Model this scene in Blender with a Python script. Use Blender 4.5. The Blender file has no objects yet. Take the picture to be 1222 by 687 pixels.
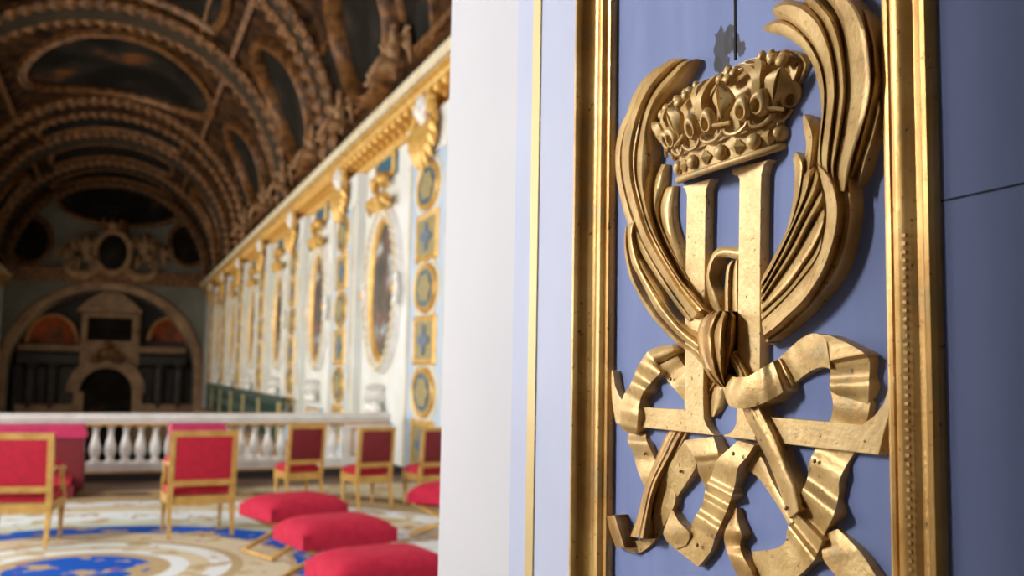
KW, KF, KS, EXPO = 420.0, 5.5, 1.75, 0.0
import bpy, bmesh, math, random
from mathutils import Vector, Matrix
random.seed(7)
C = bpy.context.scene.collection
PI = math.pi
def R(d): return math.radians(d)
# ------------------------------------------------------------------ camera
FPX, CX, CY, EYE = 1120.0, 611.0, 343.5, 1.6
yd = Vector(((140-CX)/FPX, -(436-CY)/FPX, -1)).normalized()
up = Vector(((830-CX)/FPX, 12414/FPX, -1)).normalized()
up = (up - yd*up.dot(yd)).normalized()
xd = yd.cross(up)
ROT = Matrix((xd, yd, up))                      # camera -> world
EYEP = Vector((0, 0, EYE))
def ray(px, py): return ROT @ Vector(((px-CX)/FPX, -(py-CY)/FPX, -1))
def on(px, py, ax, val):
    """point of the place seen at a photograph pixel, on the plane axis=val"""
    d = ray(px, py); t = (val-EYEP[ax])/d[ax]
    return EYEP + d*t
cam = bpy.data.cameras.new('camera'); camo = bpy.data.objects.new('camera', cam); C.objects.link(camo)
camo.matrix_world = Matrix.Translation(EYEP) @ ROT.to_4x4()
cam.sensor_width = 36; cam.lens = 36*FPX/1222; cam.clip_start = .02; cam.clip_end = 200
cam.dof.use_dof = True; cam.dof.focus_distance = .99; cam.dof.aperture_fstop = 6.0
bpy.context.scene.camera = camo
# ------------------------------------------------------------------ materials
def lin(c): return tuple(((v/12.92) if v <= .04045 else ((v+.055)/1.055)**2.4) for v in c)
def rgb(r, g, b): return lin((r/255, g/255, b/255))+(1,)
def mat(name, col, rough=.6, metal=0, col2=None, scale=8, bump=0, bscale=60, detail=4, lo=.35, hi=.65, spec=None, third=None, stretch=None, sheen=0):
    m = bpy.data.materials.new(name); m.use_nodes = True
    N, L = m.node_tree.nodes, m.node_tree.links
    b = N['Principled BSDF']
    b.inputs['Base Color'].default_value = col; b.inputs['Roughness'].default_value = rough; b.inputs['Metallic'].default_value = metal
    if spec is not None: b.inputs['Specular IOR Level'].default_value = spec
    if sheen: b.inputs['Sheen Weight'].default_value = sheen
    tc = N.new('ShaderNodeTexCoord'); src = tc.outputs['Object']
    if stretch:
        mp = N.new('ShaderNodeMapping'); mp.inputs['Scale'].default_value = stretch; L.new(src, mp.inputs[0]); src = mp.outputs[0]
    if col2:
        n = N.new('ShaderNodeTexNoise'); n.inputs['Scale'].default_value = scale; n.inputs['Detail'].default_value = detail
        L.new(src, n.inputs['Vector'])
        r = N.new('ShaderNodeValToRGB'); r.color_ramp.elements[0].position = lo; r.color_ramp.elements[1].position = hi
        r.color_ramp.elements[0].color = col; r.color_ramp.elements[1].color = col2
        for p, c in (third or []):
            e = r.color_ramp.elements.new(p); e.color = c
        L.new(n.outputs['Fac'], r.inputs[0]); L.new(r.outputs[0], b.inputs['Base Color'])
    if bump:
        n2 = N.new('ShaderNodeTexNoise'); n2.inputs['Scale'].default_value = bscale; n2.inputs['Detail'].default_value = 5
        L.new(src, n2.inputs['Vector'])
        bp = N.new('ShaderNodeBump'); bp.inputs['Strength'].default_value = bump; bp.inputs['Distance'].default_value = .002
        L.new(n2.outputs['Fac'], bp.inputs['Height']); L.new(bp.outputs[0], b.inputs['Normal'])
    return m
def gilt(name, a, b2, rough, metal, wear=True, scale=30, bscale=180, bump=.35, pat=.5):
    """old water gilding: leaf colour varies, red-brown bole shows through rubbed spots"""
    pc = tuple(x*pat+y*.06 for x, y in zip(a[:3], (1,1,.6)))+(1,)
    m = mat(name, pc, rough, metal, a, scale, bump, bscale, 7, .27, .62, third=[(.42, b2)])
    if wear:
        N, L = m.node_tree.nodes, m.node_tree.links; b = N['Principled BSDF']
        tc = N.new('ShaderNodeTexCoord'); n = N.new('ShaderNodeTexNoise'); n.inputs['Scale'].default_value = 150; n.inputs['Detail'].default_value = 6
        L.new(tc.outputs['Object'], n.inputs['Vector'])
        r = N.new('ShaderNodeValToRGB'); r.color_ramp.elements[0].position = .64; r.color_ramp.elements[1].position = .74
        L.new(n.outputs['Fac'], r.inputs[0])
        mx = N.new('ShaderNodeMixRGB'); old = b.inputs['Base Color'].links[0].from_socket
        L.new(r.outputs[0], mx.inputs[0]); L.new(old, mx.inputs[1]); mx.inputs[2].default_value = rgb(92, 58, 30)
        L.new(mx.outputs[0], b.inputs['Base Color'])
    return m
M = {}
M['gilt'] = gilt('old_gilding', rgb(228,194,130), rgb(204,164,100), .42, .3)
M['gilt_letter'] = gilt('pale_gilding', rgb(240,208,146), rgb(226,188,124), .48, .25, scale=40, pat=.68)
M['gilt_crown'] = gilt('satin_gilding', rgb(222,188,124), rgb(204,166,102), .46, .18, bump=.15)
M['gilt_dark'] = gilt('rubbed_gilding', rgb(206,162,94), rgb(172,130,72), .42, .3)
M['gilt_frame'] = gilt('frame_gilding', rgb(224,182,110), rgb(198,150,80), .33, .5, scale=12, bump=.2, bscale=90)
M['bole'] = mat('dark_crevice_bole', rgb(60,36,20), .7)
M['blue'] = mat('blue_grey_paint', rgb(128,142,192), .6, 0, rgb(118,132,182), 3, .12, 140, stretch=(1,6,1), spec=.22)
M['blue_pale'] = mat('pale_blue_paint', rgb(196,204,232), .55, 0, rgb(188,196,226), 4, .1, 120)  # paler door blue, brighter light beside the opening put into the colour
M['white_paint'] = mat('white_wall_paint', rgb(210,210,217), .6, 0, rgb(203,204,213), 2, .08, 200)
M['cream'] = mat('cream_stucco', rgb(228,218,190), .65, 0, rgb(212,196,158), 3)
M['wall_white'] = mat('chapel_white', rgb(226,228,228), .6, 0, rgb(214,214,206), 1.5)
M['wall_blue'] = mat('chapel_pale_blue', rgb(182,200,222), .6, 0, rgb(170,190,212), 2)
M['marble'] = mat('white_marble', rgb(236,234,230), .35, 0, rgb(218,216,212), 5)
M['gold'] = mat('chapel_gilding', rgb(226,186,104), .42, .3, rgb(204,152,66), 6)
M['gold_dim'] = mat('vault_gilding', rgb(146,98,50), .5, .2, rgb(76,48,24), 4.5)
M['ochre'] = mat('ochre_ornament', rgb(160,144,92), .6, 0, rgb(136,124,84), 14)
M['teal'] = mat('teal_ground', rgb(52,108,126), .5, 0, rgb(40,84,112), 6)
M['flower_blue'] = mat('blue_flower', rgb(92,108,128), .6)
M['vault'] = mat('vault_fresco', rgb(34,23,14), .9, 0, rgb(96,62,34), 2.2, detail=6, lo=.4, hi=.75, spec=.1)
M['vault_grey'] = mat('vault_rib_grey', rgb(58,50,40), .9, 0, rgb(70,58,44), 2, spec=.1)
M['canvas_dark'] = mat('dark_fresco_canvas', rgb(30,25,20), .9, 0, rgb(98,58,32), .9, detail=5, lo=.45, hi=.8, third=[(.62,rgb(40,38,34))], spec=.1)
M['canvas_pic'] = mat('painted_canvas', rgb(26,22,18), .55, 0, rgb(176,184,186), 1.5, detail=3, lo=.36, hi=.66, third=[(.46,rgb(52,44,34)),(.54,rgb(88,66,46)),(.565,rgb(116,58,44)),(.60,rgb(96,104,106))])
M['stone_dark'] = mat('altar_dark_marble', rgb(30,26,24), .5, 0, rgb(54,44,38), 3)
M['stone_warm'] = mat('altar_warm_stone', rgb(176,142,108), .7, 0, rgb(140,108,80), 1.5)
M['stone_red'] = mat('altar_orange_gilding', rgb(150,72,30), .6, .1, rgb(58,32,18), 1.1)
M['end_grey'] = mat('end_wall_grey', rgb(132,132,120), .8, 0, rgb(112,110,96), .6)
M['stucco_fig'] = mat('stucco_figure', rgb(176,140,100), .7, 0, rgb(140,104,70), 3)
M['velvet'] = mat('crimson_velvet', rgb(184,16,50), .8, 0, rgb(166,12,42), 20, .2, 300)
M['velvet_pink'] = mat('rose_velvet', rgb(192,42,70), .85, 0, rgb(178,34,60), 16, .2, 300, spec=.2)
M['velvet_deep'] = mat('deep_crimson_silk', rgb(120,10,26), .6, 0, rgb(104,8,22), 10)
M['drape_pink'] = mat('magenta_drape', rgb(196,40,96), .7, 0, rgb(176,32,84), 8)
M['chair_gold'] = mat('gilded_wood', rgb(206,166,92), .45, .25, rgb(184,142,70), 12)
M['floor'] = mat('oak_floor', rgb(120,92,66), .5, 0, rgb(96,72,50), 3, stretch=(1,8,1))
M['floor_dark'] = mat('nave_floor', rgb(60,48,40), .6)
M['step'] = mat('dark_step_stone', rgb(44,42,46), .6)
M['iron'] = mat('green_iron', rgb(36,62,60), .45, .4, rgb(50,70,54), 4)
M['nail'] = mat('iron_nail', rgb(150,112,64), .45, .5)
M['room'] = mat('room_plaster', rgb(170,164,156), .8)
M['crack'] = mat('open_joint', rgb(20,18,22), .9)

# ------------------------------------------------------------------ mesh builder
class MB:
    def __init__(s): s.v = []; s.f = []
    def add(s, vs, fs):
        o = len(s.v); s.v += [tuple(v) for v in vs]; s.f += [tuple(i+o for i in f) for f in fs]; return s
    def box(s, x0, x1, y0, y1, z0, z1, mtx=None):
        vs = [Vector(p) for p in ((x0,y0,z0),(x1,y0,z0),(x1,y1,z0),(x0,y1,z0),(x0,y0,z1),(x1,y0,z1),(x1,y1,z1),(x0,y1,z1))]
        if mtx: vs = [mtx @ v for v in vs]
        return s.add(vs, [(3,2,1,0),(4,5,6,7),(0,1,5,4),(1,2,6,5),(2,3,7,6),(3,0,4,7)])
    def bar(s, a, b, w0, w1=None, d0=None, d1=None, hint=(0,0,1)):
        """tapered rectangular bar from a to b"""
        a, b = Vector(a), Vector(b); w1 = w0 if w1 is None else w1; d0 = w0 if d0 is None else d0; d1 = (d0*w1/w0) if d1 is None else d1
        t = (b-a).normalized(); h = Vector(hint)
        if abs(t.dot(h)) > .95: h = Vector((0,1,0))
        x = t.cross(h).normalized(); y = x.cross(t)
        vs = [a+x*sx*w0/2+y*sy*d0/2 for sx, sy in ((-1,-1),(1,-1),(1,1),(-1,1))]+[b+x*sx*w1/2+y*sy*d1/2 for sx, sy in ((-1,-1),(1,-1),(1,1),(-1,1))]
        return s.add(vs, [(3,2,1,0),(4,5,6,7),(0,1,5,4),(1,2,6,5),(2,3,7,6),(3,0,4,7)])
    def tube(s, pts, r, n=8, closed=False, scale=(1,1)):
        pts = [Vector(p) for p in pts]; k = len(pts); rs = r if isinstance(r, (list, tuple)) else [r]*k
        vs = []; up0 = None
        for i, p in enumerate(pts):
            if closed: t = pts[(i+1) % k]-pts[i-1]
            else: t = pts[min(i+1,k-1)]-pts[max(i-1,0)]
            t.normalize()
            if up0 is None:
                up0 = Vector((0,0,1)) if abs(t.z) < .9 else Vector((1,0,0))
            x = t.cross(up0).normalized(); y = x.cross(t).normalized(); up0 = y
            for j in range(n):
                a = 2*PI*j/n; vs.append(p+(x*math.cos(a)*scale[0]+y*math.sin(a)*scale[1])*rs[i])
        fs = []
        for i in range(k if closed else k-1):
            for j in range(n):
                a, b = i*n+j, i*n+(j+1) % n; c, d = ((i+1) % k)*n+(j+1) % n, ((i+1) % k)*n+j
                fs.append((a,b,c,d))
        if not closed: fs += [tuple(range(n-1,-1,-1)), tuple(range((k-1)*n,k*n))]
        return s.add(vs, fs)
    def lathe(s, prof, n=16, o=(0,0,0), mtx=None, sy=1):
        vs = []
        for r, z in prof:
            for j in range(n):
                a = 2*PI*j/n; v = Vector((r*math.cos(a), r*math.sin(a)*sy, z))
                if mtx: v = mtx @ v
                vs.append(v+Vector(o))
        fs = []; k = len(prof)
        for i in range(k-1):
            for j in range(n): fs.append((i*n+j, i*n+(j+1) % n, (i+1)*n+(j+1) % n, (i+1)*n+j))
        fs += [tuple(range(n-1,-1,-1)), tuple(range((k-1)*n,k*n))]
        return s.add(vs, fs)
    def ball(s, c, rx, ry, rz, n=12, m=8, mtx=None):
        prof = [(max(1e-4, math.sin(PI*i/m)), -math.cos(PI*i/m)) for i in range(m+1)]
        S = Matrix.Diagonal((rx, ry, rz, 1)); S = (mtx @ S) if mtx else S
        return s.lathe(prof, n, c, S)
    def prism(s, poly, fn, d0, d1):
        """polygon of (u,v) swept between depth d0 and d1; fn(u,v,d)->point"""
        n = len(poly)
        vs = [fn(u, v, d0) for u, v in poly]+[fn(u, v, d1) for u, v in poly]
        return s.add(vs, [tuple(range(n)), tuple(range(2*n-1,n-1,-1))]+[(i,(i+1) % n,n+(i+1) % n,n+i) for i in range(n)])
    def build(s, name, m, parent=None, loc=None, angle=40, smooth=True, fix=True):
        me = bpy.data.meshes.new(name)
        vs = s.v if loc is None else [(v[0]-loc[0], v[1]-loc[1], v[2]-loc[2]) for v in s.v]
        me.from_pydata([tuple(v) for v in vs], [], s.f)
        if fix:
            bm = bmesh.new(); bm.from_mesh(me); bmesh.ops.recalc_face_normals(bm, faces=bm.faces); bm.to_mesh(me); bm.free()
        if smooth:
            me.polygons.foreach_set('use_smooth', [True]*len(me.polygons)); me.set_sharp_from_angle(angle=R(angle))
        me.materials.append(m)
        o = bpy.data.objects.new(name, me); C.objects.link(o)
        if parent: o.parent = parent
        return o
def tag(o, label, cat, group=None, kind=None):
    o['label'] = label; o['category'] = cat
    if group: o['group'] = group
    if kind: o['kind'] = kind
    return o
def thing(name, label, cat, loc=(0,0,0), rotz=0, group=None):
    o = bpy.data.objects.new(name, None); C.objects.link(o); o.location = loc; o.rotation_euler = (0,0,rotz); o.empty_display_size = .1
    return tag(o, label, cat, group)
def struct(o): o['kind'] = 'structure'; return o
def kids(o): return [c for c in bpy.data.objects if c.parent is o]
def copy_tree(o, parent=None):
    c = o.copy(); C.objects.link(c)
    if parent: c.parent = parent
    for ch in kids(o): copy_tree(ch, c)
    return c
def again(o, label, loc, rotz=None, scale=None):
    c = copy_tree(o); c['label'] = label; c.location = loc
    if rotz is not None: c.rotation_euler = (0,0,rotz)
    if scale is not None: c.scale = scale
    return c
def catmull(P, n):
    P = [Vector((p[0], p[1])) for p in P]
    # uniform by chord length
    d = [0]
    for a, b in zip(P, P[1:]): d.append(d[-1]+max((b-a).length, 1e-3))
    out = []
    for i in range(n):
        s = d[-1]*i/(n-1); k = 0
        while k < len(P)-2 and s > d[k+1]: k += 1
        t = (s-d[k])/(d[k+1]-d[k])
        p1, p2 = P[k], P[k+1]
        m1 = (P[k+1]-P[k-1])/(d[k+1]-d[k-1]) if k > 0 else (p2-p1)/(d[k+1]-d[k])
        m2 = (P[k+2]-P[k])/(d[k+2]-d[k]) if k < len(P)-2 else (p2-p1)/(d[k+1]-d[k])
        h = d[k+1]-d[k]
        out.append(p1*(2*t**3-3*t*t+1)+m1*h*(t**3-2*t*t+t)+p2*(-2*t**3+3*t*t)+m2*h*(t**3-t*t))
    return out
# ================================================================== DOOR LEAF AND ITS CARVED EMBLEM
XP = .6                                         # plane of the door panel (its face looks towards -X)
def W(px, py, h=0): return on(px, py, 0, XP-h)
# --- the leaf: blue boards between gilded mouldings
SH = .0235                                      # stiles and rails stand proud of the panel
YJ = W(613.5,343,SH).y
mb = MB().box(XP, XP+.03, .15, YJ, .05, 2.75).box(XP-SH, XP, .15, .529, .05, 2.75).box(XP-SH, XP, .529, YJ, .05, .229).box(XP-SH, XP, .529, YJ, 2.531, 2.75)
door = struct(mb.build('door_1', M['blue'], smooth=False))
def stain_nodes(m):
    N, L = m.node_tree.nodes, m.node_tree.links; b = N['Principled BSDF']; old = b.inputs['Base Color'].links[0].from_socket
    tc = N.new('ShaderNodeTexCoord'); cur = old
    spots = [(W(862,66),.017,.035,.42), (W(872,50),.011,.02,.3), (W(886,58),.008,.013,.2), (W(880,52),.012,.012,.1), (W(1185,205),.004,.004,.2), (W(1150,185),.006,.003,.3), (W(858,78),.009,.014,.25)]
    ns = N.new('ShaderNodeTexNoise'); ns.inputs['Scale'].default_value = 70; ns.inputs['Detail'].default_value = 4; L.new(tc.outputs['Object'], ns.inputs['Vector'])
    for p, ry, rz, _ in spots:
        mp = N.new('ShaderNodeMapping'); mp.vector_type = 'POINT'
        mp.inputs['Location'].default_value = (-0, -p.y/ry, -p.z/rz); mp.inputs['Scale'].default_value = (0, 1/ry, 1/rz)
        L.new(tc.outputs['Object'], mp.inputs[0])
        ln = N.new('ShaderNodeVectorMath'); ln.operation = 'LENGTH'; L.new(mp.outputs[0], ln.inputs[0])
        ad = N.new('ShaderNodeMath'); ad.operation = 'MULTIPLY_ADD'; L.new(ns.outputs['Fac'], ad.inputs[0]); ad.inputs[1].default_value = 1.8; L.new(ln.outputs['Value'], ad.inputs[2])
        r = N.new('ShaderNodeValToRGB'); r.color_ramp.elements[0].position = 0; r.color_ramp.elements[1].position = 1
        mr = N.new('ShaderNodeMapRange'); mr.inputs[1].default_value = 1.66; mr.inputs[2].default_value = 1.84; mr.inputs[3].default_value = .92; mr.inputs[4].default_value = 0
        L.new(ad.outputs[0], mr.inputs[0])
        mx = N.new('ShaderNodeMixRGB'); L.new(mr.outputs[0], mx.inputs[0]); L.new(cur, mx.inputs[1]); mx.inputs[2].default_value = rgb(56,52,56)
        cur = mx.outputs[0]
    L.new(cur, b.inputs['Base Color'])
    # hinge-side stile is paler: its colour takes in the stronger light by the opening
M['blue_panel'] = mat('blue_panel_paint', rgb(132,147,198), .6, 0, rgb(121,137,188), 3, .12, 140, stretch=(1,6,1), spec=.22)
stain_nodes(M['blue_panel'])
# the panel board inside the frame, the stile on the hinge side
struct(MB().box(XP-.0012, XP+.001, .599, 1.083, .32, 2.45).build('panel_board', M['blue_panel'], door, smooth=False))
struct(MB().box(XP-SH-.001, XP+.001, 1.153, YJ-.0005, .06, 2.74).build('hinge_stile', M['blue_pale'], door, smooth=False))
# open joints of the boards
a, b_ = W(878.5,-40), W(878.5,72)
cr = MB().box(XP-.0022, XP-.001, a.y-.0016, a.y+.0016, b_.z, 2.445)
p, q = W(1119,241,SH), W(1240,215,SH)
cr.add([Vector((XP-SH-.0006,p.y,p.z-.0007)),Vector((XP-SH-.0006,q.y,q.z-.0007)),Vector((XP-SH-.0006,q.y,q.z+.0007)),Vector((XP-SH-.0006,p.y,p.z+.0007))], [(0,1,2,3)])
struct(cr.build('board_joint', M['crack'], door, smooth=False))
# gilded frame: profile swept round a rectangle
PROF = [(0,0),(0,.0095),(.001,.0115),(.004,.0125),(.007,.0118),(.008,.0075),(.010,.0075),(.0115,.013),(.015,.0165),(.020,.0178),(.025,.0170),(.030,.0135),(.034,.0105),(.040,.0105),(.046,.0135),(.051,.0185),(.055,.0245),(.058,.0295),(.061,.032),(.0655,.032),(.069,.029),(.071,.0235),(.071,0)]
def frame(y0, y1, z0, z1):
    mb = MB(); n = len(PROF); vs = []
    for sy, sz in ((0,0),(1,0),(1,1),(0,1)):
        for w, h in PROF:
            vs.append((XP-h, (y0-w) if sy == 0 else (y1+w), (z0-w) if sz == 0 else (z1+w)))
    fs = []
    for c in range(4):
        d = (c+1) % 4
        for i in range(n-1): fs.append((c*n+i, d*n+i, d*n+i+1, c*n+i+1))
    return mb.add(vs, fs)
struct(frame(.60, 1.082, .30, 2.46).build('frame_moulding', M['gilt_frame'], door, angle=28))
# nail-punched dentil marks on the near moulding's cove
mk = MB()
for i in range(40):
    z = 1.45+i*.0068
    mk.box(XP-.0172, XP-.0150, .5725, .5775, z, z+.0028)
struct(mk.build('cove_notch', M['gilt_dark'], door, smooth=False))
# gold line painted as a raised fillet on the stile
g0, g1 = W(637,340), W(629,687)
ga, gb = W(633.5,343,SH).y, W(642.5,343,SH).y
struct(MB().box(XP-SH-.003, XP-SH+.001, min(ga,gb), max(ga,gb), .2, 2.6).build('gold_fillet', mat('pale_gold_line', rgb(216,190,132), .45, .3), door, smooth=False))

# --- carved emblem
EL = (XP, .83, 1.53)
emb = thing('carved_emblem', 'gilded carved wood relief of crown, palm branches, letter uprights and ribbon on blue door panel', 'carving', EL)
def env(s, a=.12, b=.12):
    e = 1.0
    if a and s < a: e = math.sin(PI/2*s/a)**.6
    if b and s > 1-b: e = min(e, math.sin(PI/2*(1-s)/b)**.6)
    return e
def strip(L, Rr, hf, n=44, m=9, skirt=True, flat=None):
    """solid carved strip between two edge lines (photo pixels) with height hf(s,t) above the panel"""
    mb = MB(); A, B = catmull(L, n), catmull(Rr, n); P = []
    for i in range(n):
        for j in range(m):
            t = j/(m-1); s = i/(n-1); q = A[i].lerp(B[i], t); P.append(W(q.x, q.y, max(.0008, hf(s, t))))
    fs = [(i*m+j, i*m+j+1, (i+1)*m+j+1, (i+1)*m+j) for i in range(n-1) for j in range(m-1)]
    mb.add(P, fs)
    if skirt:
        ring = [i*m for i in range(n)]+[(n-1)*m+j for j in range(1,m)]+[i*m+m-1 for i in range(n-2,-1,-1)]+[j for j in range(m-2,0,-1)]
        o = len(mb.v); k = len(ring)
        for r in ring:
            v = mb.v[r]; mb.v.append((XP+.0005, v[1], v[2]))
        for i in range(k):
            a, b = i, (i+1) % k
            mb.f.append((ring[a], ring[b], o+b, o+a))
    return mb
def tri(t, c): return t/c if t < c else (1-t)/(1-c)
def leafh(base, ridge, c=.62, flute=0, low=.0, tipa=.10, tipb=0, r0=None):
    def f(s, t):
        k = tri(t, c)**.75
        h = base+ridge*k-low*(t > c)*(t-c)
        if flute: h += flute*math.sin(t*PI*5)
        return h*(.55+.45*env(s, tipa, 0))*(env(s, 0, tipb) if tipb else 1)
    return f
def palm(name, label, leaves):
    root = bpy.data.objects.new(name, None); C.objects.link(root); root.parent = emb; root['label'] = label
    for L, Rr, hf, mt in leaves:
        strip(L, Rr, hf).build('leaf', M[mt], root, EL, angle=35)
    return root
G = 'gilt'
palm('palm_branch', 'near palm branch with broad overlapping leaves', [
 ([(909,35),(918,38.5),(934,42.5),(950,52),(962,64),(970,78.5),(975,95),(978,110),(979.5,121),(980,141),(977,170),(976,200),(985,225)],
  [(909,34),(924,23.7),(936,24.5),(949,32),(962,45),(972,60.5),(980,78),(984,100),(984.5,115),(982.5,140),(979.5,170),(981,200),(990,225)], leafh(.012,.006,.75), G),
 ([(921.7,14.7),(926.6,22),(939,24.5),(950.4,32),(963.5,46.5),(973.3,63),(980.5,82),(984,105),(984.5,125),(981,157),(977,192),(988,225)],
  [(921.7,12),(924,6.5),(935.6,0),(953.6,1.6),(967.5,10),(979,23),(987.4,42.5),(994,65.5),(997,85),(998.5,110),(997.5,121),(994.5,149),(990.5,182),(989,200),(994,225)], leafh(.013,.009,.80), G),
 ([(946,-20),(956,-4),(966,9),(978,23.5),(987,43),(993.5,66),(996.5,85),(998,110),(997,121),(994,149),(990,182),(989,200),(993,225)],
  [(958,-22),(975,-5),(986.4,8),(996,20),(1003,38),(1007,57),(1009.6,78.5),(1011,98),(1011,110),(1010.5,121),(1006.4,149),(1000,182),(996.5,200),(998,225)], leafh(.012,.010,.66), G),
 ([(968,-20),(984,-3),(995,10),(1002,24),(1006.5,42),(1009,62),(1010.5,85),(1011,110),(1010,121),(1006.5,149),(1001,182),(997,200),(998,228)],
  [(1000,-20),(1018,0),(1027,13),(1034,31),(1038.5,52),(1041,74),(1042,98),(1041,110),(1038.5,125),(1032,149),(1023,174),(1016,198),(1010,228)], leafh(.014,.010,.84), G),
 ([(1030,13),(1033,30),(1039,47.5),(1041,65.5),(1041,85),(1038,110),(1035.5,121),(1029,146),(1024,170),(1016.6,198),(1008,225)],
  [(1033,11.5),(1037.5,16.5),(1043.5,33),(1047.5,54),(1049,74),(1051,92),(1050,110),(1046.5,123),(1042,144),(1035.5,165),(1027,192),(1012,228)], leafh(.011,.008,.35,tipb=.2), G),
 ([(1047,119),(1042,144),(1037,165),(1029,188),(1025,203),(1019,230)],
  [(1051,118),(1052,133),(1048.5,149),(1043.5,169),(1037,190),(1032,208),(1021,234)], leafh(.010,.006,.45,tipb=.3), G),
 ([(958,139),(959,154),(962,170),(961,185),(958,210),(952,240),(940,270)],
  [(961,135.5),(968,139),(975,151),(976.5,164),(975,179),(973,195),(966,222),(955,250),(945,270)], leafh(.010,.006,.5), G),
 ([(948,183),(946,190),(948,200),(948.5,215),(947,232),(944,252),(938,275),(930,293),(920,312),(910,330)],
  [(951,181),(956,185),(960,196),(958.5,212),(956,228),(951,248),(945,268),(936,287),(927,308),(912,335)], leafh(.013,.006,.7), G),
 ([(958.5,205),(955,235),(945,266),(932,292),(920,317),(908,335)], [(973,196),(967,222),(956,248),(945,272),(933,298),(908,344)], leafh(.016,.006,.6), G),
 ([(974,200),(967,224),(956,250),(945,274),(933,300),(908,346)], [(979,208),(978.5,222),(971,240),(959,262),(946,289),(937,306),(908,354)], leafh(.016,.006,.5), G),
 ([(981,224),(972,243),(960,266),(948,290),(938,307),(908,356)], [(984,230),(981,245),(970,262),(958,285),(948,304),(908,362)], leafh(.017,.005,.5), G),
 ([(985,240),(972,266),(961,285),(949,305),(908,363)], [(986,255),(982,275),(973,297),(959,318),(941,343),(908,374)], leafh(.016,.006,.7), G),
 ([(983,272),(974,298),(960,319),(941,344),(908,375)], [(982,295),(970,318),(952,340),(932,362),(909,384)], leafh(.017,.005,.65), G),
 ([(976,196),(980,215),(985,235),(986.5,255),(985,272),(980,295),(968,320),(950,342),(930,364),(909,384)],
  [(972.5,194.5),(984.5,203),(994.5,214.5),(1000.5,233),(1002.5,247.5),(1001,270),(996,292),(986,321),(973,346),(960,364),(943,380),(929,393),(912,405)], leafh(.020,.006,.78), G),
 ([(1003,197),(1003,221),(1004,242.5),(1004.5,262),(1003,278.5),(999,296.5),(995,306),(983,328),(970,349),(956,369),(940,387),(914,405)],
  [(1006,195),(1011,203),(1017.5,214.7),(1020,233),(1020,254),(1017.5,274),(1013.5,293),(1009.5,307),(1005,321),(991,342.5),(975,362),(953.6,382),(934,398),(914,411)], leafh(.011,.006,.6), G),
])
palm('palm_branch', 'far palm branch with one broad blade and thin leaves', [
 ([(785,79.5),(774,87.6),(763,101),(754.5,115.5),(748,135),(741.5,148),(737,163),(734.5,181),(735,206),(739,230),(746,258),(756,285),(775,318),(800,355),(822,385)],
  [(787,80),(778,92),(768,107),(759,125),(752,144),(747.5,161),(743,181),(744,206),(749,232),(758,262),(770,290),(786,320),(806,352),(826,378)], leafh(.011,.004,.6), G),
 ([(813,69.5),(800,70.5),(787,79.5),(777.5,89),(763,110.5),(754.5,128.6),(748,148),(744.7,160),(742,181),(743,206),(748,232),(757,262),(768,290),(785,320),(806,352),(826,380)],
  [(824,71),(812,74),(797,88),(784,102),(772.6,122),(766,142),(762.7,160),(759,181),(759,209),(764,234),(772,264),(784,290),(800,318),(818,345),(838,368)], leafh(.016,.008,.45,.0006), G),
 ([(823,71),(811,74),(796.5,88),(783.5,102),(772,122),(765.5,142),(762,160),(758.5,181),(758.5,209),(763.5,234),(771.5,264),(783.5,290),(799.5,318),(817.5,345),(837,368)],
  [(832.5,70),(818,91),(802,110.5),(790.6,125),(783,143),(779.5,160),(780,180),(779,201),(777,225),(778,245),(783,268),(790,290),(800,310),(817,338),(832,352),(848,374)], leafh(.012,.012,.38), G),
 ([(790,196),(781,212),(777.5,227),(776.6,238.5),(779,255),(785,270),(793,290),(805,312),(818,335)],
  [(797,196),(794.6,209),(793,219),(789,234),(786.5,248),(789,264),(797,284),(810,308),(825,335)], leafh(.009,.006,.45,tipa=.4), G),
 ([(801,222),(795.5,224),(789,237),(786.5,252),(788,270),(793,285),(801,305),(814,335),(826,352)],
  [(807.7,221.5),(805,237),(804,252),(805,265),(808,278),(813,293),(818,310),(824,332),(832,349),(844,368)], leafh(.008,.006,.45,tipa=.45), G),
 ([(746.4,270),(744.7,284.5),(745.5,302.5),(751,329),(759.5,348),(769,365),(779,379.5),(792,394),(807,409),(821.6,420.4),(836,435)],
  [(749.3,271),(748.5,286),(751,305),(757,328),(766,348),(777,364),(788,379),(802,394),(816,407),(832,418),(842,430)], leafh(.010,.004,.5), G),
 ([(757,262),(750,268),(748.8,280),(750.5,297.6),(754.5,315.6),(762,330),(772,350),(783,370),(795,385),(812,403),(832,418)],
  [(761.5,259.5),(757.5,270),(756,284.5),(760,302.5),(766,320.5),(776,338.5),(788,356.5),(796.5,370),(813,390),(834,408)], leafh(.015,.006,.55), G),
 ([(760,305),(764,319),(772.5,335),(784,353),(796,370),(815,392),(834,405)], [(764,306),(771,320.5),(781,335),(792,352),(802,370),(818,388),(836,398)], leafh(.013,.005,.5), G),
])
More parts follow.
